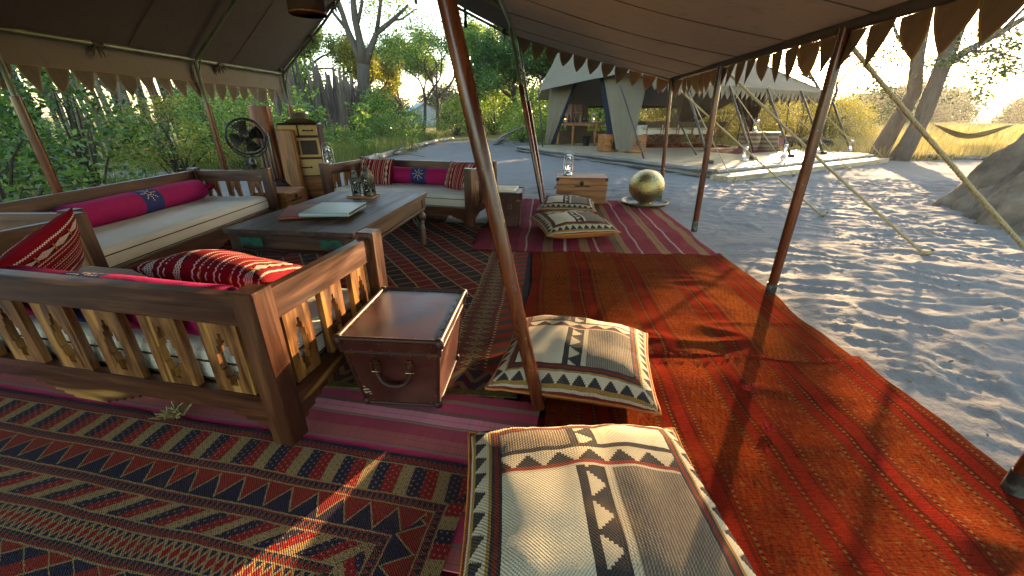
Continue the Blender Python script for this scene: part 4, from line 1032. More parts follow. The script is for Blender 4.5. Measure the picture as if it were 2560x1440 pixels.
# ------------------------------------------------------------------ trunks and chests
def leather_trunk(label, loc, rz, tw, td, bw, bd, h, scuffs=False):
    t = thing('leather_trunk', label, 'trunk', loc, rz)
    zl = h - .075
    def ring(w_, d, z): return [Vector((-w_ / 2, -d / 2, z)), Vector((w_ / 2, -d / 2, z)), Vector((w_ / 2, d / 2, z)), Vector((-w_ / 2, d / 2, z))]
    k = zl / h; mw, md = bw + (tw - bw) * k - .012, bd + (td - bd) * k - .012
    def frus(a, b):
        mb = MB(); mb.add(a + b, [(3, 2, 1, 0), (4, 5, 6, 7)] + [(i, (i + 1) % 4, (i + 1) % 4 + 4, i + 4) for i in range(4)]); return mb
    B0, B1 = ring(bw, bd, .004), ring(mw, md, zl - .001)
    frus(B0, B1).build('body', M['leather'], t)
    L0, L1 = ring(mw + .014, md + .014, zl + .001), ring(tw, td, h)
    frus(L0, L1).build('lid', M['leather'], t)
    def bind(pts, r=.008, close=False, nm='edge_binding'):
        mb = MB(); mb.tube(pts, r, 8); mb.build(nm, M['leather_edge'], t, smooth=True, ang=60)
    for i in range(4):
        bind([L1[i], L1[(i + 1) % 4]], .011); bind([B0[i] + Vector((0, 0, .004)), B0[(i + 1) % 4] + Vector((0, 0, .004))], .009); bind([B0[i], B1[i]], .008); bind([L0[i], L1[i]], .010)
        bind([L0[i] + Vector((0, 0, .004)), L0[(i + 1) % 4] + Vector((0, 0, .004))], .004); bind([B1[i] + Vector((0, 0, -.006)), B1[(i + 1) % 4] + Vector((0, 0, -.006))], .004)
        c = L1[i]; cc = Vector((0, 0, h)); d = (cc - c).normalized()
        mb = MB(); mb.lathe([(.0, .016), (.012, .013), (.019, .004), (.021, -.012), (.019, -.03), (.0, -.032)], 12, c + d * .006); mb.build('corner_cap', M['leather_edge'], t, smooth=True)
        c = B0[i]; mb = MB(); mb.lathe([(.0, .03), (.017, .026), (.019, .01), (.017, -.003), (.0, -.004)], 12, c + Vector((0, 0, .002))); mb.build('corner_cap', M['leather_edge'], t, smooth=True)
    mb = MB()
    def nails(a, b, off, n=None):
        ln = (b - a).length; n = n or max(3, int(ln / .075))
        for i in range(n):
            p = a.lerp(b, (i + .5) / n) + off; mb.lathe([(.0, -.003), (.0033, -.002), (.0033, .001), (.0, .003)], 6, p)
    outn = [Vector((0, -1, 0)), Vector((1, 0, 0)), Vector((0, 1, 0)), Vector((-1, 0, 0))]
    for i in range(4):
        a, b = L1[i], L1[(i + 1) % 4]; o = outn[i]
        nails(a, b, -o * .02 + Vector((0, 0, .002))); nails(a, b, o * .001 + Vector((0, 0, -.02)))
        nails(B1[i], B1[(i + 1) % 4], o * .0 + Vector((0, 0, -.016))); nails(L0[i], L0[(i + 1) % 4], o * .001 + Vector((0, 0, .013)))
        nails(B0[i].lerp(B0[(i + 1) % 4], .03), B1[i].lerp(B1[(i + 1) % 4], .03), o * .001 + Vector((0, 0, 0)), 7)
        nails(B0[(i + 1) % 4].lerp(B0[i], .035), B1[(i + 1) % 4].lerp(B1[i], .035), o * .001, 7)
        nails(B0[i], B0[(i + 1) % 4], o * .002 + Vector((0, 0, .02)), 5)
    o_ = mb.build('nail_heads', M['gold_nail'], t); o_['kind'] = 'stuff'
    for sx in (-1, 1):
        mb = MB(); mb.box((sx * (mw / 2 - .025), -md / 2 - .006, zl - .002), (.05, .006, .014), ch=.002); mb.build('hinge_plate', M['brass'], t)
    # handle on the front face
    slope = math.atan2((mw - bw) * .0 + (md - bd) / 2, zl); zc = h * .62
    fy = lambda z: -(bd + (md - bd) * z / zl) / 2
    hw = tw * .17
    mb = MB(); pts = [(-hw, fy(zc) - .014, zc), (-hw * 1.0, fy(zc - .04) - .022, zc - .04), (-hw * .72, fy(zc - .075) - .03, zc - .078), (-hw * .3, fy(zc - .09) - .034, zc - .094), (hw * .3, fy(zc - .09) - .034, zc - .094), (hw * .72, fy(zc - .075) - .03, zc - .078), (hw, fy(zc - .04) - .022, zc - .04), (hw, fy(zc) - .014, zc)]
    mb.tube(pts, [.008, .009, .011, .0125, .0125, .011, .009, .008], 10); hd = mb.build('handle', M['leather_edge'], t, smooth=True, ang=60)
    for s in (-1, 1):
        mb = MB(); mb.box((s * hw, fy(zc + .012) - .011, zc + .016), (.026, .012, .05), ch=.004); mb.build('strap_loop', M['leather'], hd)
        mb = MB(); a, b = .019, .024; cz = zc + .004; y = fy(zc) - .022
        mb.tube([(s * hw - a, y, cz - b), (s * hw + a, y, cz - b), (s * hw + a, y, cz + b), (s * hw - a, y, cz + b), (s * hw - a, y, cz - b)], .0028, 6); mb.build('buckle', M['brass'], hd)
    if scuffs:
        r = random.Random(3); mb = MB()
        for i in range(9):
            z = r.uniform(.06, .115); x = -(bw + (mw - bw) * z / zl) / 2 + abs(r.gauss(0, .014)) + .008
            s_ = r.uniform(.004, .010); n = 9; k = len(mb.v)
            pp = [(x + math.cos(q) * s_ * r.uniform(.5, 1.7), z + math.sin(q) * s_ * .4) for q in [j * 6.283 / n for j in range(n)]]
            mb.v += [(a_, fy(b_) - .0006 - .0001 * i, b_) for a_, b_ in pp]; mb.face([k + j for j in range(n)])
        o_ = mb.build('scuff_mark', M['scuff'], t); o_['kind'] = 'stuff'
    return t
leather_trunk('tapered brown leather trunk with brass nails beside the front daybed', (-.508, 1.735, .024), R(-5.0), .455, .535, .35, .40, .398, True)
leather_trunk('dark leather trunk at the end of the far daybed with a notebook on top', (-.085, 5.02, .03), R(-4), .43, .44, .36, .36, .415)
nb = book('notebook', 'cream notebook lying on the far leather trunk', (-.08, 5.06, .447), R(172), .26, .32, .03, 'white_linen', 'paper')
def plank_chest(label, loc, rz, w_, d, h, nb_, rich, wood='pine'):
    t = thing('wooden_chest', label, 'chest', loc, rz)
    lid = h * .24; n = nb_; bh = (h - lid - .03) / n
    mb = MB(); mb.box((0, 0, h / 2 - .005), (w_ - .03, d - .03, h - .05)); mb.build('carcass', M[wood + '_x'], t)
    for i in range(n):
        z = .03 + bh * (i + .5)
        for s in (-1, 1):
            mb = MB(); mb.box((0, s * (d / 2 - .01), z), (w_, .02, bh - .002), ch=.003); mb.build('plank', M[wood + '_x'], t)
            mb = MB(); mb.box((s * (w_ / 2 - .01), 0, z), (.02, d - .044, bh - .002), ch=.003); mb.build('plank', M[wood + '_y'], t)
    mb = MB(); mb.box((0, 0, .015), (w_ + .02, d + .02, .03), ch=.005); mb.build('plinth', M[wood + '_x'], t)
    mb = MB(); mb.box((0, 0, h - lid / 2 - .006), (w_ + .004, d + .004, lid - .014), ch=.003); mb.build('lid', M[wood + '_x'], t)
    for i in range(3):
        mb = MB(); mb.box((0, -d / 2 + d / 3 * (i + .5), h - .003), (w_ + .012, d / 3 - .002, .016), ch=.003); mb.build('top_board', M[wood + '_x'], t)
    me_ = M['brass'] if rich else M['iron']
    for sx in (-1, 1):
        for sy in (-1, 1):
            mb = MB(); mb.box((sx * (w_ / 2 + .003), sy * (d / 2 - .012), h - .022), (.006, .045, .044), ch=.001); mb.box((sx * (w_ / 2 - .014), sy * (d / 2 + .003), h - .022), (.045, .006, .044), ch=.001); mb.build('corner_bracket', me_, t)
            mb = MB(); mb.box((sx * (w_ / 2 - .006), sy * (d / 2 + .002), h - lid - .005), (.03, .004, .008)); mb.build('strap_plate', me_, t)
    mb = MB(); mb.lathe([(.0, 0), (.03, .002), (.034, .008), (.02, .014), (.0, .016)], 12, M=Matrix.Translation((0, -d / 2 - .003, h - lid + .02)) @ Matrix.Rotation(R(90), 4, 'X'))
    mb.box((0, -d / 2 - .005, h - lid - .022), (.18, .01, .018), ch=.004)
    for s in (-1, 1): mb.lathe([(.0, 0), (.014, .002), (.014, .008), (.0, .012)], 8, M=Matrix.Translation((s * .1, -d / 2 - .001, h - lid - .022)) @ Matrix.Rotation(R(90), 4, 'X'))
    mb.build('lock', M['iron'], t, smooth=True, ang=40)
    for s in (-1, 1):
        mb = MB(); mb.tube([(s * (w_ / 2 + .004), -.05, h * .58), (s * (w_ / 2 + .028), -.045, h * .5), (s * (w_ / 2 + .03), .045, h * .5), (s * (w_ / 2 + .004), .05, h * .58)], .006, 6); mb.build('handle', M['iron'], t)
    return t
plank_chest('wooden plank chest on the far edge of the rugs with a lit lantern on it', (1.085, 6.42, .035), R(-6), .76, .50, .40, 3, False)
cs = plank_chest('low polished wooden box between the left and the far daybeds', (-3.03, 5.27, .012), R(88), .46, .40, .40, 2, True)
for s in (-1, 1):
    mb = MB(); mb.box((s * .05, -.206, .20), (.02, .014, .03), ch=.003); mb.build('latch', M['steel'], cs)

# ------------------------------------------------------------------ storm lanterns
def storm_lantern(label, loc, rz=0, s=1.0, group=None, lit=True):
    t = thing('storm_lantern', label, 'lantern', loc, rz, group)
    S_ = lambda pr: [(a * s, b * s) for a, b in pr]
    mb = MB(); mb.lathe(S_([(.060, 0), (.066, .006), (.066, .03), (.058, .045), (.03, .052), (.028, .064), (.036, .07), (.036, .078), (.0, .08)]), 18); mb.build('tank', M['steel'], t, smooth=True, ang=40)
    mb = MB(); mb.lathe(S_([(.030, .080), (.040, .10), (.046, .13), (.044, .16), (.034, .20), (.029, .225)]), 18); 
    mb.build('glass_globe', M['glass'], t, smooth=True)
    mb = MB(); mb.lathe(S_([(.036, .222), (.038, .232), (.030, .245), (.030, .265), (.040, .272), (.040, .282), (.020, .296), (.0, .298)]), 18); mb.build('chimney', M['steel'], t, smooth=True, ang=40)
    for q in (-1, 1):
        mb = MB(); mb.tube([Vector(p) * s for p in [(q * .060, 0, .03), (q * .072, 0, .06), (q * .070, 0, .20), (q * .060, 0, .27), (q * .035, 0, .282)]], .0065 * s, 7); mb.build('side_tube', M['steel'], t, smooth=True)
    mb = MB(); mb.tube([Vector((math.cos(a) * .068, .01, .275 + math.sin(a) * .075)) * s for a in [math.pi * i / 10 for i in range(11)]], .0022 * s, 5); mb.build('bail', M['steel'], t)
    mb = MB()
    for z in (.115, .185): mb.tube([Vector((math.cos(a) * .048, math.sin(a) * .048, z)) * s for a in [i * math.pi / 8 for i in range(17)]], .0018 * s, 4)
    mb.build('guard_wire', M['steel'], t)
    mb = MB(); mb.lathe(S_([(.012, .08), (.012, .092), (.0, .094)]), 8); mb.build('burner', M['brass'], t)
    if lit:
        mb = MB(); mb.lathe(S_([(.0, .094), (.007, .100), (.0085, .108), (.005, .122), (.0, .138)]), 8); mb.build('flame', M['flame'], t, smooth=True)
    return t
storm_lantern('lit storm lantern standing on the wooden chest by the rugs', (.875, 6.44, .443), R(10), 1.05)
storm_lantern('unlit storm lantern beside the wardrobe trunk, behind the far daybed', (-2.66, 6.05, .60), R(30), 1.0, lit=False)
sd_ = thing('side_stand', 'small dark wooden stand behind the far daybed carrying a storm lantern', 'stand', (-2.66, 6.05, .0), R(20))
mb = MB(); mb.box((0, 0, .585), (.24, .24, .03), ch=.004); mb.build('top', M['sheesham_x'], sd_)
for sx in (-1, 1):
    for sy in (-1, 1):
        mb = MB(); mb.box((sx * .095, sy * .095, .285), (.035, .035, .57), ch=.003); mb.build('leg', M['sheesham_z'], sd_)

# ------------------------------------------------------------------ brass globe on a tray
g_t = thing('metal_tray', 'round dull metal tray under the brass globe', 'tray', (2.06, 6.22, .035))
mb = MB(); mb.lathe([(.0, .004), (.30, .006), (.315, .010), (.345, .045), (.352, .048), (.349, .041), (.322, .002), (.30, .0), (.0, .0)], 48); mb.build('dish', M['patina'], g_t, smooth=True, ang=50)
mb = MB(); mb.tube([Vector((math.cos(a) * .349, math.sin(a) * .349, .046)) for a in [i * math.pi / 24 for i in range(49)]], .006, 6, False); mb.build('rim', M['brass'], g_t, smooth=True)
g_g = thing('brass_globe', 'large hammered brass globe standing on a round tray', 'globe', (2.06, 6.22, .043))
pr = []
for i in range(27):
    a = -math.pi / 2 + .22 + (math.pi - .22) * i / 26; pr.append((max(0, .262 * math.cos(a)), .262 + .252 * math.sin(a) ))
mb = MB(); mb.lathe([(.0, .008)] + pr, 48); mb.build('sphere', M['hammered_brass'], g_g, smooth=True)
mb = MB(); mb.lathe([(.10, 0), (.105, .006), (.085, .02), (.06, .022)], 32); mb.build('foot_ring', M['brass'], g_g, smooth=True)

# ------------------------------------------------------------------ wardrobe trunk with hat, fan, slab of wood, black bag
W = thing('wardrobe_trunk', 'tall opened wardrobe trunk with cream drawers and a brown wooden door', 'wardrobe', (-3.33, 6.75, .0), R(12))
mb = MB(); mb.box((0, 0, .62), (.60, .32, 1.16), ch=.025); mb.build('case', M['leather_edge'], W)
y0 = -.168
def front(name, x0, x1, z0_, z1_, mt, th=.018, handle=None):
    mb = MB(); mb.box(((x0 + x1) / 2, y0 - th / 2, (z0_ + z1_) / 2), (x1 - x0, th, z1_ - z0_), ch=.006); o = mb.build(name, M[mt], W)
    if handle:
        hx, hz, hw = handle; mb = MB()
        mb.box((hx, y0 - th - .004, hz), (hw, .008, .014), ch=.003)
        for s in (-1, 1): mb.lathe([(.0, 0), (.014, .001), (.012, .006), (.0, .01)], 8, M=Matrix.Translation((hx + s * hw * .5, y0 - th, hz)) @ Matrix.Rotation(R(90), 4, 'X') @ Matrix.Scale(1.5, 4, (1, 0, 0)))
        mb.tube([(hx - hw * .36, y0 - th - .006, hz), (hx, y0 - th - .022, hz - .006), (hx + hw * .36, y0 - th - .006, hz)], .006, 6)
        mb.build('pull', M['iron'], o)
front('drawer', -.275, -.01, 1.02, 1.165, 'vellum', handle=(-.13, 1.09, .10)); front('drawer', .012, .275, 1.02, 1.165, 'vellum', handle=(.145, 1.09, .12))
front('panel', -.275, .275, .70, .985, 'vellum')
for x0, x1 in ((-.235, -.02), (.005, .24)): 
    mb = MB(); mb.box(((x0 + x1) / 2, y0 - .021, .842), (x1 - x0, .008, .21), ch=.002); mb.build('woven_inset', M['wicker_dark'], W)
front('drawer', -.275, .275, .42, .668, 'vellum', handle=(.0, .545, .19)); front('lower_door', -.28, .28, .06, .405, 'pine_x')
for z in (.41, .685, 1.002):
    mb = MB(); mb.box((0, y0 - .006, z), (.56, .012, .012)); mb.build('rail', M['leather_edge'], W)
# the other half of the trunk swung open to the left
hf = MB(); rot = Matrix.Translation((-.305, -.16, 0)) @ Matrix.Rotation(R(80), 4, 'Z')
hf.box((.04, -.13, .57), (.22, .25, 1.08), rot, ch=.02); hf.build('open_half', M['pine_z'], W)
for x in (-.04, .02, .08, .125):
    mb = MB(); mb.box((x, -.259, .56), (.022, .012, .98), rot, ch=.003); mb.build('batten', M['pine_z'], W)
mb = MB(); mb.box((.157, -.13, .56), (.012, .22, 1.0), rot, ch=.004); mb.build('lining', M['redwood_z'], W)
for z in (.93, .52): 
    mb = MB(); mb.box((.152, -.25, z), (.03, .03, .055), rot, ch=.004); mb.build('clasp', M['brass'], W)
H_ = thing('felt_hat', 'wide brimmed grey felt hat resting on the wardrobe trunk', 'hat', (-3.27, 6.68, 1.197), R(20)); H_.scale = (1.2, 1.2, 1.3)
mb = MB()
def brim(a, i): return 1 + (.10 * math.cos(2 * a) if i > 0 else 0)
def hatz(): pass
pr = [(.082, .0), (.11, .002), (.15, .012), (.185, .03), (.188, .033), (.15, .016), (.11, .006), (.086, .006), (.084, .03), (.080, .09), (.070, .112), (.05, .116), (.02, .106), (.0, .104)]
mb.lathe(pr, 32, fn=lambda a, i: 1 + .12 * math.cos(2 * a)); mb.v = [(x, y, z - (.028 * math.cos(2 * math.atan2(y, x)) * max(0, (math.hypot(x, y) - .09) / .1) if z < .05 else 0)) for x, y, z in mb.v]
mb.build('crown_and_brim', M['hat_felt'], H_, smooth=True, ang=60)
mb = MB(); mb.lathe([(.089, .008), (.090, .028), (.086, .03)], 32, fn=lambda a, i: 1 + .12 * math.cos(2 * a)); mb.build('hat_band', M['black_cloth'], H_, smooth=True)
F = thing('pedestal_fan', 'black pedestal fan standing behind the left daybed', 'fan', (-3.38, 5.42, 0), R(28))
mb = MB(); mb.lathe([(.0, .0), (.17, .0), (.18, .012), (.17, .03), (.06, .05), (.03, .08), (.02, .1)], 24); mb.build('base', M['black_plastic'], F, smooth=True, ang=40)
mb = MB(); mb.tube([(0, 0, .09), (0, 0, .62)], .017, 12); mb.build('pole', M['black_plastic'], F, smooth=True)
mb = MB(); mb.lathe([(.026, .60), (.040, .61), (.042, .63), (.034, .66), (.046, .70), (.050, .73), (.044, .76), (.03, .79), (.034, .82), (.0, .84)], 18); mb.build('neck', M['black_plastic'], F, smooth=True, ang=40)
mb = MB(); mb.lathe([(.043, .595), (.045, .60), (.043, .612)], 18); mb.build('copper_band', M['redwood_z'], F, smooth=True)
hm = Matrix.Translation((0, -.02, 1.06)) @ Matrix.Rotation(R(90 + 8), 4, 'X')
def circ(r, z, n=40): return [hm @ Vector((math.cos(a) * r, math.sin(a) * r, z)) for a in [i * 2 * math.pi / n for i in range(n + 1)]]
mb = MB()
for r, z, q in ((.215, .0, .009), (.215, .035, .009), (.205, .06, .004), (.15, .078, .003), (.07, .084, .004), (.15, -.05, .003)): mb.tube(circ(r, z), q, 6, False)
mb.build('grille_ring', M['black_plastic'], F, smooth=True)
mb = MB()
for i in range(60):
    a = i * 2 * math.pi / 60; c, s = math.cos(a), math.sin(a); a2 = a + .35; c2, s2 = math.cos(a2), math.sin(a2)
    mb.tube([hm @ Vector((c * .214, s * .214, .035)), hm @ Vector((c * .19, s * .19, .068)), hm @ Vector((c2 * .11, s2 * .11, .084)), hm @ Vector((c2 * .04, s2 * .04, .086))], .0022, 4, False)
    if i % 2 == 0: mb.tube([hm @ Vector((c * .214, s * .214, .0)), hm @ Vector((c * .17, s * .17, -.045)), hm @ Vector((c * .05, s * .05, -.06))], .0022, 4, False)
mb.build('grille_wires', M['black_plastic'], F)
for k in range(4):
    mb = MB(); a0 = k * math.pi / 2 + .3
    mb.grid(lambda i, j: hm @ Vector((math.cos(a0 + (j - .5) * (1.25 - .3 * i)) * (.04 + .145 * i), math.sin(a0 + (j - .5) * (1.25 - .3 * i)) * (.04 + .145 * i), .02 + (j - .5) * .05)), 6, 6); mb.build('blade', M['black_plastic'], F, smooth=True)
mb = MB(); mb.lathe([(.0, -.16), (.05, -.155), (.068, -.13), (.07, -.07), (.05, -.05), (.03, .03), (.035, .088), (.0, .094)], 20, M=hm); mb.build('motor', M['black_plastic'], F, smooth=True, ang=40)
mb = MB()
for s in (-1, 1):
    mb.tube([(s * .232, 0, 1.06), (s * .225, 0, .98), (s * .17, 0, .88), (s * .08, 0, .815), (0, 0, .80)], .010, 8)
    mb.tube([(s * .12, 0, .845), (s * .075, 0, .86), (s * .06, 0, .83), (s * .085, 0, .80), (s * .10, 0, .82)], .006, 6)
mb.build('yoke', M['black_plastic'], F, smooth=True)
mb = MB(); mb.tube([(-.06, .05, .95), (-.1, .06, .7), (-.09, .08, .4), (-.12, .12, .02)], .004, 5); mb.build('cable', M['black_plastic'], F)
S = thing('timber_slab', 'upright rough sawn timber post standing behind the fan', 'post', (-3.83, 6.62, 0), R(15))
mb = MB(); r = random.Random(4); ring_n = 14
for i in range(13):
    z = 1.43 * i / 12
    for j in range(ring_n):
        a = 2 * math.pi * j / ring_n; sx, sy = math.cos(a), math.sin(a)
        kx = .145 * (abs(sx) ** .5) * (1 if sx > 0 else -1); ky = .10 * (abs(sy) ** .55) * (1 if sy > 0 else -1)
        q = 1 + .10 * mnoise.noise((sx * 1.5, sy * 1.5, z * 2.2))
        mb.v.append((kx * q + .02 * mnoise.noise((z * 1.5, 3, 1)), ky * q, z + (.012 * r.random() if i == 12 else 0)))
for i in range(12):
    for j in range(ring_n): mb.face((i * ring_n + j, i * ring_n + (j + 1) % ring_n, (i + 1) * ring_n + (j + 1) % ring_n, (i + 1) * ring_n + j))
mb.face([12 * ring_n + j for j in range(ring_n)]); mb.build('trunk_wood', M['redwood_z'], S, smooth=True, ang=50)
mb = MB()
for x in (-.09, -.04, .02, .07): mb.box((x, -.105, .55), (.03, .03, 1.05), ch=.008)
mb.build('split_bark', M['grey_log_z'], S)
B = thing('black_bag', 'round black bag on the ground between the fan and the wardrobe trunk', 'bag', (-3.42, 6.02, 0))
mb = MB(); mb.lathe([(.0, 0), (.14, .0), (.17, .05), (.175, .18), (.16, .30), (.11, .36), (.0, .37)], 22, fn=lambda a, i: 1 + .05 * math.sin(3 * a + i)); mb.build('sack', M['black_cloth'], B, smooth=True)
mb = MB(); mb.tube([Vector((math.cos(a) * .12, -.02, .34 + math.sin(a) * .10)) for a in [math.pi * i / 10 for i in range(11)]], .011, 6); mb.build('handle', M['black_cloth'], B, smooth=True)
# ------------------------------------------------------------------ dining camp: deck
av = Vector((-.5, .8660, 0)); bv = Vector((.8660, .5, 0)); OO = Vector((4.45, 11.45, 0))
def AB(a, b, z=0.0): return OO + av * a + bv * b + Vector((0, 0, z))
YAW = R(30)      # local x = bv
DK_ = thing('timber_deck', 'low timber deck of the dining camp edged with weathered logs', 'deck', tuple(AB(0, 0)), YAW)
# in deck space: x = b, y = a
np_ = 58; pw = 8.5 / np_; shared = {}
pm = MB(); pm.box((0, 0, 0), (7.8, pw - .006, .03), ch=.004); pme = pm.mesh('plank', M['deck_x'])
r = random.Random(9)
for i in range(np_): put('plank', pme, DK_, (2.9, -1.9 + pw * (i + .5), .183 + r.uniform(-.0015, .0015)), (0, 0, 0 if i % 2 else math.pi))
mb = MB(); mb.box((2.9, 2.35, .08), (7.7, 8.4, .16)); mb.build('joist_frame', M['grey_log_x'], DK_)
def log(pts, rad, name, parent, mt='grey_log_x', seed=0, n=10, stub=False):
    r = random.Random(seed); pts = [Vector(p) for p in pts]; fine = []
    for a, b in zip(pts, pts[1:]):
        k = max(2, int((b - a).length / .35))
        fine += [a.lerp(b, i / k) for i in range(k)]
    fine.append(pts[-1]); out = []; rs = []
    for i, p in enumerate(fine):
        q = rad * (1 - .25 * i / len(fine)) * (1 + .14 * r.uniform(-1, 1)); rs.append(q)
        out.append(p + Vector((r.uniform(-1, 1), r.uniform(-1, 1), r.uniform(-.4, .4))) * rad * .35)
    mb = MB(); mb.tube(out, rs, n); return mb.build(name, M[mt], parent, smooth=True, ang=70)
log([(-1.0, -1.98, .135), (3, -1.99, .135), (6.8, -1.98, .135)], .062, 'edge_log', DK_, seed=1)
log([(-1.0, -1.98, .03), (3, -1.97, .03), (6.8, -1.98, .03)], .055, 'edge_log', DK_, seed=2)
for z, s in ((.15, 3), (.05, 4)): log([(-1.07, -1.95, z), (-1.06, 2, z), (-1.07, 6.6, z)], .062, 'edge_log', DK_, 'grey_log_y', seed=s)
ST = thing('deck_step', 'pale sawn timber step running along the right front of the deck', 'step', tuple(AB(-2.28, 2.65)), YAW)
mb = MB(); mb.box((0, 0, .05), (7.9, .42, .12), ch=.006); mb.build('beam', M['deck_x'], ST)
mb = MB(); mb.box((0, -.0, .113), (7.9, .38, .006)); mb.build('tread', M['deck_x'], ST)
# ------------------------------------------------------------------ dining tent
D = thing('dining_tent', 'grey green canvas dining tent with tied curtains standing on the deck', 'tent')
P1 = Vector((1.0, 17.0, 2.17)); P2 = Vector((3.35, 13.2, 2.46)); PO = Vector((4.45, 11.45, 2.06)); P3 = Vector((4.9, 15.0, 3.7)); P4 = Vector((1.95, 19.6, 3.75))
PR_ = Vector((11.05, 15.4, 2.02)); PT = Vector((8.7, 17.0, 3.35)); PB = Vector((8.2, 21.2, 2.0)); PL = Vector((1.2, 21.5, 2.0))
def sheet(name, c, mt, parent, nu=12, nv=12, sag=.06, seed=0, th=.006):
    mb = MB(); a, b, d, e = c
    nrm = (b - a).cross(e - a).normalized()
    def pos(i, j):
        p = a.lerp(b, i).lerp(e.lerp(d, i), j)
        return p - Vector((0, 0, sag * 4 * j * (1 - j) * .6)) + nrm * (.03 * mnoise.noise((p.x * 1.2, p.y * 1.2, seed)))
    mb.grid(pos, nu, nv); k = len(mb.v); mb.v += [tuple(Vector(p) + nrm * th) for p in mb.v[:k]]
    for f in list(mb.f): mb.face([q + k for q in f][::-1])
    return mb.build(name, M[mt], parent, smooth=True)
sheet('roof_panel', (P1, P2, P3, P4), 'canvas_dining', D, 14, 10, .05, 1)
sheet('roof_panel', (P2, PO, P3, P3), 'canvas_dining', D, 8, 8, .03, 2)
sheet('roof_panel', (PO, PR_, PT, P3), 'canvas_dining', D, 16, 10, .12, 3)
sheet('roof_panel', (PR_, PB, PT, PT), 'canvas_dining', D, 8, 8, .05, 4)
sheet('roof_panel', (PB, PL, P4, PT), 'canvas_dining', D, 10, 8, .05, 5)
PMD = [pennant_mesh('pennant', .225, .23, c, i, [M['canvas_dining'], M['canvas_dining']]) for i, c in enumerate((.03, -.03, .06))]
VD = valance(PO, PR_, .10, 'canvas_dining', D, 9, 40, 2, .01); dzz = Vector((0, 0, -.10))
pennants(PO + dzz, PR_ + dzz, .25, VD, PMD, 21)
VD2 = valance(PR_, PR_.lerp(PB, .6), .10, 'canvas_dining', D, 10, 20, 2, .01); pennants(PR_ + dzz, PR_.lerp(PB, .6) + dzz, .25, VD2, PMD, 22)
VD3 = valance(P2.lerp(PO, .35), PO, .08, 'canvas_dining', D, 11, 14, 2, .01); pennants(P2.lerp(PO, .35) + Vector((0, 0, -.08)), PO + Vector((0, 0, -.08)), .25, VD3, PMD, 23)
feet = [(4.95, 10.40), (6.57, 11.38), (8.14, 12.19), (9.76, 13.12), (11.45, 14.2)]
tops = [(4.47, 11.5, 2.05), (6.08, 12.43, 2.04), (7.7, 13.4, 2.03), (9.35, 14.35, 2.03), (11.02, 15.38, 2.02)]
for f, t_ in zip(feet, tops):
    mb = MB(); mb.tube([(f[0], f[1], .2), t_], .032, 8); mb.build('pole', M['dark_pole'], D, smooth=True)
    d_ = (Vector(t_) - Vector((f[0], f[1], .2))).normalized(); mb = MB(); mb.box((f[0], f[1], .235), (.16, .10, .08), ch=.01); mb.build('pole_block', M['iron'], D)
for f, t_ in (((3.70, 11.7), (3.15, 13.55, 2.42)), ((5.62, 12.75), (5.1, 14.2, 1.62)), ((1.2, 16.1), (1.02, 17.0, 2.16)), ((9.3, 17.5), (9.3, 17.6, 2.7)), ((8.0, 13.9), (7.2, 14.2, 2.0)), ((10.6, 16.4), (10.2, 16.3, 2.2))):
    z0_ = .2 if f[0] > 1.5 else 0; mb = MB(); mb.tube([(f[0], f[1], z0_), t_], .024, 8); mb.build('pole', M['dark_pole'], D, smooth=True)
# rear wall with openings and mesh windows
wy = 18.35
def wallpiece(x0, x1, z0_, z1_, nm='rear_wall', mt='canvas_brown', th=.01):
    mb = MB(); mb.box(((x0 + x1) / 2, wy, (z0_ + z1_) / 2), (x1 - x0, th, z1_ - z0_)); mb.build(nm, M[mt], D)
wallpiece(1.55, 7.3, .2, .70); wallpiece(1.55, 7.3, 1.68, 2.9); wallpiece(1.55, 1.85, .70, 1.68); wallpiece(2.35, 3.2, .70, 1.68); wallpiece(4.1, 4.65, .70, 1.68); wallpiece(6.95, 7.3, .70, 1.68)
for x0, x1 in ((1.85, 2.35), (3.2, 4.1), (4.65, 6.95)):
    wallpiece(x0, x1, 1.60, 1.68, 'rolled_blind', 'drape', .06)
    mb = MB(); nx_ = 10
    for i in range(nx_): mb.box((x0 + (x1 - x0) * (i + .5) / nx_, wy + .02, 1.15), (.006, .004, .9))
    for i in range(8): mb.box(((x0 + x1) / 2, wy + .024, .72 + i * .125), (x1 - x0, .004, .006))
    mb.build('window_screen', M['canvas_brown'], D)
# curtains: gathered cloth hanging with folds
def drape(top0, top1, bot0, bot1, mt, name='curtain', folds=5, amp=.06, pinch=None, nu=36, nv=14):
    mb = MB(); t0, t1, b0, b1 = map(Vector, (top0, top1, bot0, bot1)); nrm = (t1 - t0).cross(Vector((0, 0, 1))).normalized()
    def pos(i, j):
        jj = j; p = t0.lerp(t1, i).lerp(b0.lerp(b1, i), jj)
        if pinch:
            zc, w_ = pinch; k = math.exp(-((j - zc) / .22) ** 2) * w_; c = t0.lerp(b0, jj) if pinch[1] >= 0 else p; p = p.lerp(c, k)
        return p + nrm * amp * math.sin(i * folds * 6.283 + j * .8) * (.35 + .65 * j)
    mb.grid(pos, nu, nv); k = len(mb.v); mb.v += [tuple(Vector(p) + nrm * .008) for p in mb.v[:k]]
    for f in list(mb.f): mb.face([q + k for q in f][::-1])
    return mb.build(name, M[mt], D, smooth=True)
drape((1.5, 17.6, 2.3), (2.35, 16.4, 2.45), (1.42, 17.75, .22), (1.62, 17.45, .22), 'canvas_dining', 'curtain', 2.5, .05)
drape((2.30, 16.45, 2.45), (2.40, 16.35, 2.45), (1.60, 17.4, .22), (1.72, 17.3, .22), 'flap_edge', 'curtain_lining', 1, .02, None, 8, 12)
drape((2.95, 14.5, 2.5), (4.05, 13.35, 2.3), (3.42, 13.75, .28), (3.80, 13.4, .26), 'canvas_dining', 'curtain', 2.5, .05)
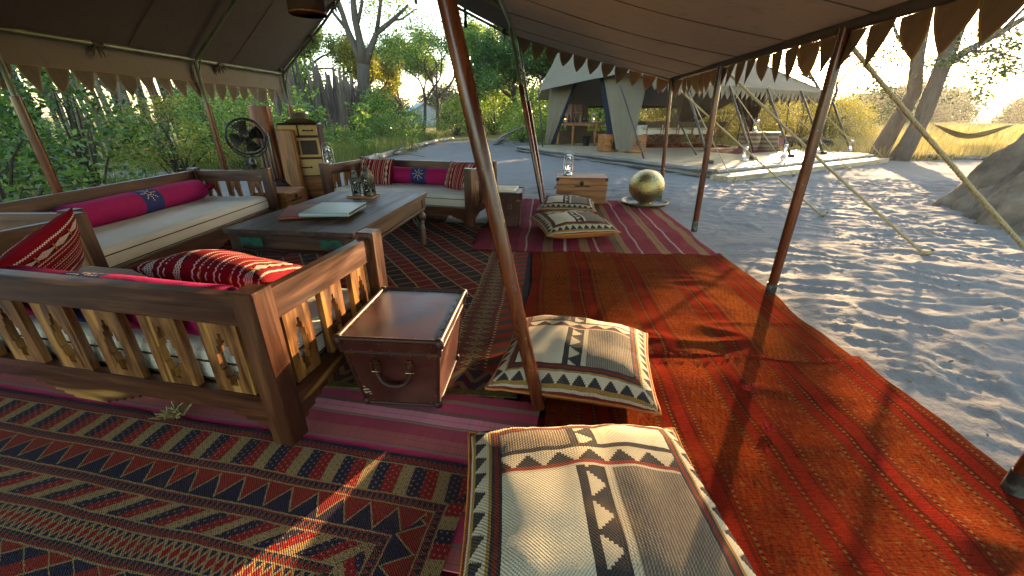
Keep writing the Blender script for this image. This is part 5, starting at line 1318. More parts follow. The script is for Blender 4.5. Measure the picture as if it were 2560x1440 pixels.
drape((2.85, 14.7, 2.5), (2.98, 14.5, 2.5), (3.25, 14.0, .3), (3.45, 13.8, .3), 'flap_edge', 'curtain_lining', 1, .03, None, 8, 12)
mb = MB(); mb.tube([(1.9, 17.0, 1.25), (2.0, 16.85, 1.22), (2.06, 16.9, 1.25)], .02, 6); mb.build('tie_back', M['flap_edge'], D)
# dark inner drapes, bundled
drape((7.0, 17.8, 2.5), (8.6, 15.4, 2.25), (6.9, 17.9, .7), (7.0, 17.7, .7), 'drape', 'inner_drape', 3, .05)
def bundled(top0, top1, neck, zneck, foot, mt='drape'):
    mb = MB(); t0, t1 = Vector(top0), Vector(top1); c = Vector((neck[0], neck[1], 0))
    def pos(i, j):
        k = min(1, j / .8); p = t0.lerp(t1, i); q = c + (t1 - t0) * (i - .5) * .10
        w_ = k ** 1.25; r_ = p.lerp(q, w_); r_.z = p.z + (zneck - p.z) * k if j <= .8 else zneck + (foot - zneck) * ((j - .8) / .2)
        n_ = (t1 - t0).cross(Vector((0, 0, 1))).normalized(); return r_ + n_ * .07 * math.sin(i * 6 * 6.283) * (1 - .5 * k)
    mb.grid(pos, 48, 16); k = len(mb.v); n_ = (t1 - t0).cross(Vector((0, 0, 1))).normalized(); mb.v += [tuple(Vector(p) + n_ * .01) for p in mb.v[:k]]
    for f in list(mb.f): mb.face([q + k for q in f][::-1])
    mb.build('inner_drape', M[mt], D, smooth=True)
bundled((7.35, 15.2, 2.4), (9.1, 15.9, 2.4), (8.85, 15.75), .75, .25)
# ------------------------------------------------------------------ dining table, chairs, glasses
zd = .2
DT = thing('dining_table', 'long dining table under a white cloth in the dining tent', 'table', (6.35, 17.1, zd), R(4))
mb = MB(); mb.box((0, 0, .725), (2.9, .95, .035), ch=.004); mb.build('top', M['redwood_x'], DT)
for sx in (-1, 1):
    for sy in (-1, 1):
        mb = MB(); mb.box((sx * 1.3, sy * .38, .355), (.07, .07, .71), ch=.004); mb.build('leg', M['redwood_z'], DT)
TC = thing('tablecloth', 'white cloth hanging over the ends of the dining table', 'tablecloth', (6.35, 17.1, zd), R(4))
mb = MB()
def tc(i, j):
    x = (i - .5) * 3.9; y = (j - .5) * 1.6; zz = .748
    dx = max(0, abs(x) - 1.46); dy = max(0, abs(y) - .485); ddd = math.hypot(dx, dy)
    z_ = zz - ddd; cx = max(-1.46, min(1.46, x)); cy = max(-.485, min(.485, y))
    f = .03 * math.sin(x * 9 + y * 7) * min(1, ddd * 4)
    return (cx + (dx > 0) * math.copysign(.02 + f, x), cy + (dy > 0) * math.copysign(.02 + f, y), z_)
mb.grid(tc, 60, 32); mb.build('cloth', M['white_linen'], TC, smooth=True)
def dchair(label, loc, rz, group):
    t = thing('folding_chair', label, 'chair', loc, rz, group); w_, d, hs = .27, .22, .44
    for sy in (-1, 1):
        for s in (-1, 1):
            mb = MB(); mb.tube([(-s * w_, sy * d, .02), (s * w_, sy * d, hs)], .016, 6); mb.build('leg', M['redwood_z'], t)
    for s in (-1, 1):
        mb = MB(); mb.box((s * w_, 0, hs), (.03, .5, .035), ch=.004); mb.build('seat_rail', M['redwood_y'], t)
        mb = MB(); mb.box((s * w_, 0, .012), (.03, .5, .024), ch=.004); mb.build('foot_rail', M['redwood_y'], t)
        mb = MB(); mb.box((s * w_, .02, .63), (.05, .48, .022), ch=.004); mb.build('armrest', M['redwood_y'], t)
        mb = MB(); mb.box((s * w_, -.20, .52), (.028, .028, .22)); mb.build('arm_post', M['redwood_z'], t)
        mb = MB(); mb.box((s * w_, .22, .66), (.028, .03, .46), ch=.003); mb.build('back_post', M['redwood_z'], t)
    mb = MB(); mb.grid(lambda i, j: ((i - .5) * .54, (j - .5) * .44, .455 - .03 * math.sin(math.pi * i)), 8, 2); mb.build('seat', M['khaki_canvas'], t, smooth=True)
    mb = MB(); mb.grid(lambda i, j: ((i - .5) * .55, .235 + .02 * math.sin(math.pi * i), .68 + .20 * j), 8, 2); mb.build('backrest', M['khaki_canvas'], t, smooth=True)
    return t
ch0 = dchair('khaki folding chair on the near side of the dining table', (5.35, 16.38, zd), R(184), 'folding chairs on the near side of the dining table')
r = random.Random(2)
for x, y in ((5.95, 16.42), (6.55, 16.46), (7.15, 16.5)):
    c = copy_tree(ch0); c.location = (x, y, zd); c.rotation_euler.z = R(184 + r.uniform(-5, 5))
for x, y in ((5.5, 17.85), (6.2, 17.88), (6.9, 17.9)):
    c = copy_tree(ch0); c.location = (x, y, zd); c.rotation_euler.z = R(4 + r.uniform(-4, 4)); c['label'] = 'khaki folding chair on the far side of the dining table'; c['group'] = 'folding chairs on the far side of the dining table'
c = copy_tree(ch0); c.location = (4.5, 16.95, zd); c.rotation_euler.z = R(94); c['label'] = 'khaki folding chair at the left head of the dining table'; del c['group']
c = copy_tree(ch0); c.location = (8.2, 17.2, zd); c.rotation_euler.z = R(-84); c['label'] = 'khaki folding chair at the right head of the dining table'; del c['group']
def glassware(name, label, cat, loc, prof, mt, group=None, n=12):
    mb = MB(); mb.lathe(prof, n); o = mb.build(name, M[mt], loc=loc, smooth=True, ang=40); return tag(o, label, cat, group)
wine = [(.035, 0), (.035, .004), (.005, .008), (.004, .09), (.02, .10), (.038, .13), (.036, .18), (.034, .18), (.035, .13), (.018, .105), (.0, .102)]
ztb = zd + .752
for i in range(12):
    x = 5.2 + i * .21; y = 17.1 + (.28 if i % 2 else -.26) + .07 * (x - 6.35)
    glassware('wine_glass', 'clear stemmed glass laid on the dining table', 'glass', (x, y, ztb), wine, 'glass', 'glasses on the dining table', 10)
dec = [(.07, 0), (.085, .02), (.09, .10), (.05, .20), (.025, .24), (.025, .31), (.035, .33), (.03, .33), (.02, .31), (.0, .30)]
for i, (x, y) in enumerate(((6.2, 17.1), (6.55, 17.12), (7.3, 17.15))): glassware('decanter', 'clear glass decanter in the middle of the dining table', 'decanter', (x, y, ztb), dec, 'glass', 'decanters on the dining table', 14)
rug('kilim_rug', 'red kilim under the dining table on the deck', (4.4, 15.7), (1, .06), (-.06, 1), 4.1, 2.3, .204, 'rug_red_mid', lambda u, v: (u / 4.1, v), .002, 21, 10, 10)
rug('kilim_rug', 'dark red kilim on the right hand part of the deck beside the barrels', tuple(AB(.1, 3.0))[:2], tuple(bv)[:2], tuple(av)[:2], 3.3, 1.5, .204, 'rug_stripe_far', lambda u, v: (v / 1.5, u), .002, 22, 10, 10)
# sideboard with bottles
SB = thing('sideboard_table', 'long carved side table with bottles in the left opening of the dining tent', 'table', (2.75, 17.35, zd), R(-4))
mb = MB(); mb.box((0, 0, .84), (1.95, .50, .04), ch=.005); mb.build('top', M['dark_table_x'], SB)
mb = MB(); mb.box((0, -.21, .78), (1.85, .025, .07), ch=.003); mb.build('apron', M['pine_x'], SB)
for x in (-.88, -.28, .62):
    for y in (-.19, .19):
        mb = MB(); mb.lathe([(.03, 0), (.035, .05), (.025, .10), (.045, .35), (.05, .45), (.03, .52), (.05, .6), (.05, .82)], 10); mb.build('leg', M['pine_z'], SB, (x, y, 0), smooth=True, ang=40)
FS = thing('folding_stand', 'dark folding trestle stand at the right end of the side table', 'stand', (3.62, 16.9, zd), R(-10))
for y in (-.15, .15):
    for s in (-1, 1):
        mb = MB(); mb.tube([(-s * .2, y, 0), (s * .06, y, .45), (s * .2, y, .82)], .018, 6); mb.build('leg', M['dark_pole'], FS)
mb = MB(); mb.box((0, 0, .83), (.5, .4, .025)); mb.build('top', M['dark_table_x'], FS)
BN = thing('waste_bin', 'dark tapered bin on the deck under the side table', 'bin', (2.95, 16.85, zd))
mb = MB(); mb.lathe([(.0, .01), (.12, .0), (.17, .38), (.175, .385), (.16, .38), (.11, .02), (.0, .02)], 16); mb.build('bucket', M['black_plastic'], BN, smooth=True, ang=40)
zs = zd + .862
DC = thing('drinks_cabinet', 'open brown drinks cabinet with a bamboo front standing on the side table', 'cabinet', (2.42, 17.45, zs), R(-4))
mb = MB(); mb.box((-.22, 0, .33), (.40, .24, .66), ch=.006); mb.build('case', M['redwood_z'], DC)
mb = MB(); mb.box((.21, .08, .33), (.40, .03, .66), ch=.006); mb.build('back_panel', M['sheesham_z'], DC)
for x in (.04, .12, .21, .30, .38):
    mb = MB(); mb.tube([(x, -.02, .0), (x, -.02, .66)], .012, 6); mb.build('bamboo_rod', M['pine_z'], DC)
for z in (.05, .35, .62):
    mb = MB(); mb.tube([(.02, -.025, z), (.40, -.025, z)], .012, 6); mb.build('bamboo_rod', M['pine_x'], DC)
bt = [(.036, 0), (.038, .01), (.038, .17), (.03, .20), (.014, .23), (.013, .29), (.016, .30), (.0, .302)]
for i, (x, mtn, cl) in enumerate(((2.28, 'bottle_green', 'green'), (2.48, 'bottle_amber', 'amber'), (2.62, 'bottle_green', 'green'), (2.74, 'glass', 'clear'), (2.88, 'bottle_amber', 'amber'), (3.02, 'bottle_green', 'green'))):
    glassware('bottle', '%s glass bottle in the row on the side table' % cl, 'bottle', (x, 17.22, zs), bt, mtn, cl + ' bottles on the side table', 12)
storm_lantern('lit storm lantern left of the bottles on the side table', (2.12, 17.2, zs), 0, 1.05)
storm_lantern('lit storm lantern right of the bottles on the side table', (3.25, 17.2, zs), 0, 1.15)
# boxes on the deck
def camp_box(label, loc, rz):
    t = thing('camp_box', label, 'box', loc, rz); mb = MB(); mb.box((0, 0, .26), (.55, .45, .5), ch=.006); mb.build('case', M['pine_x'], t)
    mb = MB(); mb.box((0, 0, .52), (.57, .47, .025), ch=.004); mb.build('lid', M['pine_x'], t)
    mb = MB(); mb.tube([Vector((math.cos(a) * .06, -.24, .33 + math.sin(a) * .08)) for a in [math.pi + math.pi * i / 8 for i in range(9)]], .012, 6)
    for s in (-1, 1): mb.box((s * .06, -.235, .34), (.03, .02, .06), ch=.003)
    mb.build('handle', M['iron'], t); return t
camp_box('wooden box carrying a lantern beside the foot of the middle curtain', (4.0, 13.75, zd), R(8))
camp_box('wooden box half hidden behind the foot of the middle curtain', (3.22, 14.15, zd), R(20))
storm_lantern('lit storm lantern on the wooden box beside the middle curtain', (3.86, 13.7, zd + .535), 0, 1.25)
for (x, y), s in (((6.16, 11.06), 'first from the near corner'), ((7.84, 12.05), 'second from the near corner'), ((9.76, 13.40), 'third from the near corner'), ((11.35, 14.12), 'the farthest one')):
    storm_lantern('lit storm lantern on the right deck edge, ' + s, (x, y, zd), R(25), 1.2)
def barrel(label, loc, r_, h):
    t = thing('wicker_barrel', label, 'barrel', loc); mb = MB(); mb.lathe([(.0, .0), (r_ * .85, .0), (r_ * .97, h * .3), (r_, h * .6), (r_ * .97, h * .96), (r_ * .99, h), (.0, h)], 24); mb.build('body', M['wicker_barrel'], t, smooth=True, ang=50)
    mb = MB(); mb.lathe([(.0, h + .002), (r_ * 1.05, h + .002), (r_ * 1.05, h + .03), (.0, h + .032)], 24); mb.build('lid', M['pine_x'], t, smooth=True, ang=40)
barrel('banded wicker barrel with a lantern on top, the left of the two on the deck', (8.25, 14.75, zd), .34, .55)
barrel('banded wicker barrel, the right of the two on the deck', (8.95, 14.85, zd), .32, .55)
storm_lantern('lit storm lantern on the left wicker barrel', (8.35, 14.7, zd + .583), 0, 1.3)
def beanbag(label, loc, rz, sx, sy, h, seed):
    mb = MB(); n = 28
    mb.lathe([(.0, 0), (.7, .0), (.95, .18), (1.0, .42), (.85, .75), (.5, .95), (.0, 1.0)], n, fn=lambda a, i: 1 + .06 * math.sin(3 * a + seed + i))
    mb.v = [(x * sx, y * sy, z * h + .03 * mnoise.noise((x * 2, y * 2, seed))) for x, y, z in mb.v]
    o = mb.build('beanbag', M['beanbag'], loc=loc, rot=(0, 0, rz), smooth=True); tag(o, label, 'beanbag')
beanbag('dark slumped beanbag on the deck right behind the two barrels', (10.35, 16.2, zd), R(30), .75, .45, .42, 1)
beanbag('long dark beanbag lying at the far right corner of the deck', (11.3, 15.7, zd), R(25), .85, .40, .34, 2)
pl = pillow('throw_pillow', 'small red pillow beside the right wicker barrel', 'pillow', (9.45, 14.95, zd + .2), (R(80), 0, R(25)), .40, .36, .16, [M['berber_cushion']] * 2, 15, .5)
# ------------------------------------------------------------------ guy ropes
def rope(label, a, b, r_=.012, fuzz=True, peg=True, seed=0):
    t = thing('guy_rope', label, 'rope', tuple(b)); o = Vector(b); a = Vector(a) - o; rr_ = random.Random(seed)
    pts = bez(a, (0, 0, 0), .02, 30); mb = MB()
    for k in range(3):                                           # three twisted strands
        pp = []; L_ = a.length; n = int(L_ / .022); s_, u_ = frame(a)
        for i in range(n + 1):
            tt = i / n; q = a.lerp(Vector(), tt) - Vector((0, 0, .08 * tt * (1 - tt))); an = tt * L_ / .05 * 2 * math.pi / 1.6 + k * 2.094
            pp.append(q + s_ * math.cos(an) * r_ * .48 + u_ * math.sin(an) * r_ * .48)
        mb.tube(pp, r_ * .58, 5, False)
    mb.build('strands', M['rope'], t, smooth=True)
    if fuzz:
        mb = MB()
        for i in range(int(a.length * 130)):
            tt = rr_.random(); q = a.lerp(Vector(), tt) - Vector((0, 0, .08 * tt * (1 - tt))); d = Vector((rr_.gauss(0, 1), rr_.gauss(0, 1), rr_.gauss(-.3, 1))).normalized()
            ln = rr_.uniform(.012, .05) * r_ / .012; e = q + d * ln; s_, u_ = frame(d); k = len(mb.v); w_ = .0011 * r_ / .012
            mb.v += [tuple(q + s_ * w_), tuple(q - s_ * w_), tuple(e)]; mb.face((k, k + 1, k + 2))
        o_ = mb.build('loose_fibres', M['rope'], t); o_['kind'] = 'stuff'
    mb = MB(); mb.tube([(.0, 0, .03), (.02, 0, .0), (-.01, .02, -.01), (-.02, -.01, .02), (.02, -.02, .03), (.03, .01, .0)], r_ * 1.5, 6); mb.build('knot', M['rope'], t, smooth=True)
    mb = MB(); mb.tube([a + Vector((.03, 0, .03)), a + Vector((-.02, .02, 0)), a + Vector((0, -.03, -.02)), a + Vector((.02, .01, .02))], r_ * 1.3, 6); mb.build('knot', M['rope'], t, smooth=True)
    if peg: mb = MB(); mb.tube([(.05, -.02, .06), (-.01, 0, -.05)], .014, 7); mb.build('peg', M['grey_log_z'], t)
def G3(x, y): return (x, y, gz(x, y) + .01)
rope('thick hairy guy rope crossing the mound, the nearest one at the right edge', (2.08, 2.90, 1.74), G3(4.0, 2.45), .0165, True, True, 1)
rope('thick hairy guy rope running from the middle awning pole far out into the sand', (2.30, 4.84, 1.74), G3(4.16, 3.82), .015, True, True, 2)
rope('guy rope running down from the far corner of the lounge awning', (2.46, 6.80, 1.74), G3(4.38, 5.57), .014, True, True, 3)
rope('thin guy rope from the near corner of the dining tent to the deck step', (4.40, 11.45, 2.10), (4.73, 8.75, .02), .013, False, True, 4)
rope('thin guy rope of the dining tent ending in the sand right of the step corner', (6.05, 12.4, 2.08), G3(6.55, 9.55), .013, False, True, 5)
rope('thin guy rope of the dining tent third from its near corner', (7.7, 13.35, 2.08), G3(8.9, 10.9), .013, False, True, 6)
rope('thin guy rope of the dining tent ending past the end of the step', (9.35, 14.35, 2.06), G3(10.7, 12.2), .013, False, True, 7)
rope('thin guy rope at the far right corner of the dining tent', (11.0, 15.4, 2.06), G3(12.0, 13.4), .013, False, True, 8)
# ------------------------------------------------------------------ vegetation
def leafcloud(name, C, size, mt, seed, asp=.5, up=.0, droop=0.0):
    """kite shaped leaves at centres C (N,3)"""
    rg = np.random.default_rng(seed); N = len(C); C = np.asarray(C, dtype=np.float64)
    d = rg.normal(size=(N, 3)); d[:, 2] = d[:, 2] * .7 - droop; d /= np.linalg.norm(d, axis=1)[:, None]
    nr = rg.normal(size=(N, 3)); nr[:, 2] += up; s = np.cross(d, nr); s /= np.linalg.norm(s, axis=1)[:, None] + 1e-9
    n = np.cross(s, d)
    L = size * rg.uniform(.45, 1.45, N)[:, None]; Wd = L * asp
    v = np.empty((N, 4, 3)); v[:, 0] = C; v[:, 1] = C + d * L * .45 + s * Wd * .5 + n * L * .08; v[:, 2] = C + d * L; v[:, 3] = C + d * L * .45 - s * Wd * .5 + n * L * .08
    return npmesh(name, v.reshape(-1, 3), np.arange(N * 4).reshape(N, 4), M[mt])
def grow(rg, segs, tips, p, d, ln, r_, lvl, ang, upb, kids=(2, 3), shrink=.72):
    pts = [p]; n = 5; q = p.copy(); dd = d.normalized()
    for i in range(n):
        dd = (dd + Vector((rg.gauss(0, .13), rg.gauss(0, .13), rg.gauss(0, .09) + upb * .06))).normalized(); q = q + dd * (ln / n); pts.append(q.copy())
    segs.append((pts, [r_ * (1 - .38 * i / n) for i in range(n + 1)], lvl))
    if lvl == 0:
        tips.extend(pts[1:]); return
    if lvl == 1: tips.extend(pts[3:])
    k = rg.randint(*kids)
    for i in range(k):
        s_, u_ = frame(dd); a = 6.283 * (i / k + rg.uniform(-.12, .12)); b = R(ang) * rg.uniform(.6, 1.25)
        nd = dd * math.cos(b) + (s_ * math.cos(a) + u_ * math.sin(a)) * math.sin(b); nd.z += upb * .2
        grow(rg, segs, tips, pts[-1 if i < k - 1 or k < 3 else -2], nd, ln * shrink * rg.uniform(.8, 1.15), r_ * .60, lvl - 1, ang, upb, kids, shrink)
def tree_meshes(name, seed, h, trunk_r, lvl, ang, upb, nleaf, lsize, mt, sigma, first=.42, lean=(0, 0), bark='bark', asp=.5, kids=(2, 3), shrink=.72):
    rg = random.Random(seed); segs, tips = [], []
    grow(rg, segs, tips, Vector((0, 0, -.1)), Vector((lean[0], lean[1], 1)), h * first, trunk_r, lvl, ang, upb, kids, shrink)
    mb = MB()
    for pts, rs, lv in segs: mb.tube(pts, rs, 10 if lv >= lvl - 1 else 6 if lv > 1 else 4, lv == lvl)
    bm_ = mb.mesh(name + '_trunk', M[bark], True)
    tp = np.array([tuple(p) for p in tips]); nr = np.random.default_rng(seed)
    dens = nr.uniform(.1, 1, len(tp)); dens /= dens.sum(); C = tp[nr.choice(len(tp), nleaf, p=dens)] + nr.normal(size=(nleaf, 3)) * sigma
    C = C[C[:, 2] > h * .12]
    return bm_, leafcloud(name + '_crown', C, lsize, mt, seed, asp)
def shrub_meshes(name, seed, h, rad, nclump, nleaf, lsize, mt, asp=.5, low=.1, csig=.16):
    rg = random.Random(seed); nr = np.random.default_rng(seed); cl = []; mb = MB()
    for i in range(nclump):
        a = rg.uniform(0, 6.283); z = rg.uniform(low, 1.0); prof = math.sin(math.pi * min(1, (.18 + z * .82))) ** .6
        rr_ = rad * prof * rg.uniform(.25, 1.0) ** .6; c = Vector((math.cos(a) * rr_, math.sin(a) * rr_, h * z * rg.uniform(.8, 1.0))); cl.append(c)
        if i % 3 == 0 or h < 1: 
            b0 = Vector((rg.uniform(-.12, .12), rg.uniform(-.12, .12), -.05)); mid = b0.lerp(c, .5) + Vector((rg.gauss(0, .06), rg.gauss(0, .06), h * .12))
            mb.tube([b0, b0.lerp(mid, .5), mid, mid.lerp(c, .55), c], [.022 * h / 2, .018 * h / 2, .013 * h / 2, .008 * h / 2, .003], 5, False)
    st = mb.mesh(name + '_stem', M['bark'], True)
    cl = np.array([tuple(c) for c in cl]); wts = nr.uniform(.3, 1, len(cl)); wts /= wts.sum()
    C = cl[nr.choice(len(cl), nleaf, p=wts)] + nr.normal(size=(nleaf, 3)) * np.array([csig, csig, csig * .8]) * (h / 2) ** .5
    C = C[C[:, 2] > .03]
    return st, leafcloud(name + '_crown', C, lsize, mt, seed, asp, .6)
def plant(name, label, cat, meshes, loc, rz, s=1.0, group=None, parts=('trunk', 'crown')):
    t = thing(name, label, cat, (loc[0], loc[1], loc[2] if len(loc) > 2 else gz(loc[0], loc[1])), rz, group)
    sc_ = s if isinstance(s, tuple) else (s, s, s); t.scale = sc_
    put(parts[0], meshes[0], t); c = put(parts[1], meshes[1], t); c['kind'] = 'stuff'; return t
SP = ('stem', 'foliage')
sh_big = [shrub_meshes('shrub', 40 + i, 2.3, 1.15, 50, 3000, .09, 'leaf_dark', .58, .08, .17) for i in range(2)]
sh_mid = [shrub_meshes('shrub', 50 + i, 1.9, .95, 70, 4200, .065, 'leaf_mid', .5, .05, .15) for i in range(2)]
sh_yel = [shrub_meshes('shrub', 60 + i, 1.8, .85, 80, 5200, .05, 'leaf_yellow', .5, .05, .14) for i in range(1)]
sh_gold = [shrub_meshes('shrub', 70 + i, 2.4, 1.7, 90, 6500, .085, 'leaf_golden', .42, .03, .22) for i in range(2)]
sh_far = [shrub_meshes('shrub', 80 + i, 2.6, 1.8, 80, 5200, .12, 'leaf_mid', .55, .03, .25) for i in range(2)]
r = random.Random(17)
# left side, near the fence
def sh(label, m_, x, y, s, group=None): return plant('leafy_shrub', label, 'shrub', m_, (x, y), r.uniform(0, 6.28), s, group, SP)
sh('dark broad leaved shrub behind the left daybed, nearest the left edge', sh_big[0], -6.3, 4.9, (.95, .95, .92))
sh('dark broad leaved shrub just right of the leftmost tent pole', sh_big[1], -7.4, 7.2, 1.0)
sh('dark broad leaved shrub by the fence at the left edge of the picture', sh_big[0], -9.2, 6.6, 1.15)
sh('bright yellow green bush between the two left tent poles', sh_yel[0], -7.5, 9.3, (1.15, 1.15, 1.0))
sh('mid green bush right behind the second left tent pole', sh_mid[0], -6.9, 10.8, (1.2, 1.2, 1.0))
sh('mid green bush at the fence left of the fan', sh_mid[1], -8.6, 12.4, (1.3, 1.3, 1.15))
sh('mid green bush at the fence directly behind the fan', sh_mid[0], -7.6, 13.2, (1.1, 1.1, .8))
sh('mid green bush behind the wardrobe trunk', sh_mid[1], -6.3, 14.8, (1.0, 1.0, .55))
sh('yellow green bush low behind the second left tent pole', sh_yel[0], -6.2, 9.6, (.7, .7, .5))
for x, y, s in ((-11.2, 12.6, .8), (-9.6, 13.6, .85), (-12.9, 11.2, .9)): sh('mid green bush in the dense row along the stake fence', r.choice(sh_mid), x, y, s, 'bushes along the stake fence')
# saplings beside the sand
def sapling_meshes(seed, h):
    rg = random.Random(seed); mb = MB(); C = []; nr = np.random.default_rng(seed)
    for k in range(2):
        x0 = .12 * k; pts = [Vector((x0, 0, -.05))]
        for i in range(7): pts.append(pts[-1] + Vector((rg.gauss(0, .03), rg.gauss(0, .03), h / 7 * (1 - .2 * k))))
        mb.tube(pts, [.014 * (1 - .1 * i) for i in range(8)], 5)
        for i in range(3, 8):
            for j in range(3):
                a = rg.uniform(0, 6.28); e = pts[i] + Vector((math.cos(a), math.sin(a), .35)) * rg.uniform(.12, .34); mb.tube([pts[i], pts[i].lerp(e, .5) + Vector((0, 0, .03)), e], [.005, .004, .002], 4, False)
                for q in range(12): C.append(tuple(pts[i].lerp(e, rg.uniform(.35, 1.1)) + Vector((rg.gauss(0, .05), rg.gauss(0, .05), rg.gauss(0, .04)))))
    return mb.mesh('sapling_trunk', M['bark'], True), leafcloud('sapling_crown', np.array(C), .10, 'leaf_mid', seed, .6, .3, .35)
sap = [sapling_meshes(90, 1.75), sapling_meshes(91, 1.5)]
plant('sapling', 'slender sapling right beside the unlit storm lantern', 'sapling', sap[0], (-4.75, 10.2), 1.0, 1.0)
plant('sapling', 'slender sapling at the edge of the sand behind the far daybed', 'sapling', sap[1], (-4.45, 12.6), 2.0, 1.05)
plant('sapling', 'small thin sapling in the tall grass right of the other two', 'sapling', sap[1], (-3.9, 16.5), 4.0, .8)
plant('sapling', 'leafy young tree standing in front of the fence, left of the saplings', 'sapling', sap[0], (-5.9, 11.9), 3.0, (1.2, 1.2, 1.0))
# tall trees
t_mid = [tree_meshes('tree', 100 + i, 7.0, .20, 4, 34, .25, 17000, .15, 'leaf_mid', .24, .34) for i in range(2)]
t_yel = [tree_meshes('tree', 110, 6.5, .17, 4, 34, .2, 15000, .14, 'leaf_yellow', .26, .33)]
t_dark = [tree_meshes('tree', 120 + i, 7.5, .22, 4, 38, .2, 18000, .15, 'leaf_dark', .28, .32) for i in range(2)]
t_thin = [tree_meshes('tree', 130, 6.2, .13, 4, 36, .1, 2600, .13, 'leaf_mid', .30, .36)]
G1 = 'tall trees of the wood behind the camp'
def tr(label, m_, x, y, s, group=None): return plant('leafy_tree', label, 'tree', m_, (x, y), r.uniform(0, 6.28), s, group)
for x, y, s, m_ in ((-13.5, 30, 1.15, t_mid[0]), (-16, 36, 1.3, t_dark[0]), (-10.8, 33, 1.1, t_yel[0]), (-20, 33, 1.2, t_mid[1]), (-7.0, 41, 1.25, t_mid[1]), (-11.5, 46, 1.4, t_dark[1]), (-26, 40, 1.5, t_dark[0]), (-3.6, 52, 1.0, t_yel[0]), (-24, 27, 1.1, t_mid[0]), (-34, 36, 1.5, t_dark[1])):
    tr({id(t_mid[0]): 'mid green leafy tree', id(t_mid[1]): 'mid green leafy tree', id(t_yel[0]): 'yellow green leafy tree'}.get(id(m_), 'dark green leafy tree') + ' in the wood behind the fence and tall grass', m_, x, y, s, G1)
tr('sparse tree standing against the white sky right of the big forked trunk', t_thin[0], -5.6, 27, (.95, .95, 1.0))
for x, y, s, m_ in ((6.0, 27.5, 1.5, t_dark[1]), (8.4, 29.0, 1.6, t_dark[0]), (11.0, 29.5, 1.6, t_dark[1]), (9.4, 33, 1.9, t_dark[0]), (12.8, 32.5, 1.7, t_dark[1]), (4.0, 29, 1.5, t_dark[0]), (13.3, 29.3, 1.35, t_mid[1])): tr('unseen tall leafy tree added behind the dining tent roof to block the low sun', m_, x, y, s, 'added sun-blocking trees behind the dining tent')  # added out of view, tall and dense to keep low sun off the left roof
G2 = 'trees between the path and the dining tent'
for x, y, s, m_ in ((.6, 30, 1.05, t_dark[0]), (2.6, 28, .95, t_dark[1]), (-.9, 35, 1.2, t_mid[0]), (4.2, 33, 1.15, t_mid[1]), (1.6, 39, 1.3, t_yel[0]), (7.0, 36, 1.2, t_dark[0])):
    tr({id(t_mid[0]): 'mid green leafy tree', id(t_mid[1]): 'mid green leafy tree', id(t_yel[0]): 'yellow green leafy tree'}.get(id(m_), 'dark green leafy tree') + ' between the sandy path and the dining tent', m_, x, y, s, G2)
# the big forked tree with bare limbs
BT = thing('forked_tree', 'big grey tree with bare forked limbs rising behind the grass', 'tree', (-8.6, 25, 0))
mb = MB()
def limb(pts, rs): mb.tube([Vector(p) for p in pts], rs, 10, True)
limb([(0, 0, -.1), (.1, 0, 1.6), (.3, 0, 3.0), (.42, 0, 3.9)], [.46, .38, .33, .34])
limb([(.35, 0, 3.7), (.15, .1, 4.5), (-.25, .2, 5.5), (-.5, .3, 6.6), (-.95, .4, 8.0)], [.22, .19, .16, .13, .09])
limb([(.42, 0, 3.8), (.45, -.1, 4.8), (.35, -.2, 6.0), (.45, -.3, 7.2), (.3, -.4, 8.6)], [.24, .2, .17, .14, .09])
limb([(.48, 0, 3.8), (.85, .1, 4.6), (1.3, .2, 5.4), (2.2, .3, 6.0), (3.1, .4, 6.7)], [.22, .18, .14, .11, .06])
limb([(1.25, .2, 5.3), (1.6, 0, 6.2), (1.9, -.1, 7.2), (2.5, -.2, 8.4)], [.12, .10, .08, .05])
limb([(.38, -.15, 5.6), (.85, -.3, 6.6), (1.0, -.3, 7.8), (1.3, -.4, 9)], [.11, .09, .07, .05])
limb([(-.25, .2, 5.5), (-.9, .3, 6.3), (-1.2, .2, 7.3)], [.10, .08, .05]); limb([(2.2, .3, 6.0), (2.7, .3, 6.05), (3.5, .3, 6.5)], [.07, .05, .03])
mb.build('trunk', M['bark_pale'], BT, smooth=True)
rg_ = np.random.default_rng(5); C = np.concatenate([rg_.normal(size=(900, 3)) * np.array([.55, .5, .5]) + np.array(c) for c in ((2.0, 1.0, 5.0), (2.4, .6, 7.0), (1.1, .8, 6.6), (3.2, .8, 6.0), (.2, .5, 8.0))])
o_ = put('crown', leafcloud('crown', C, .13, 'leaf_mid', 6), BT); o_['kind'] = 'stuff'
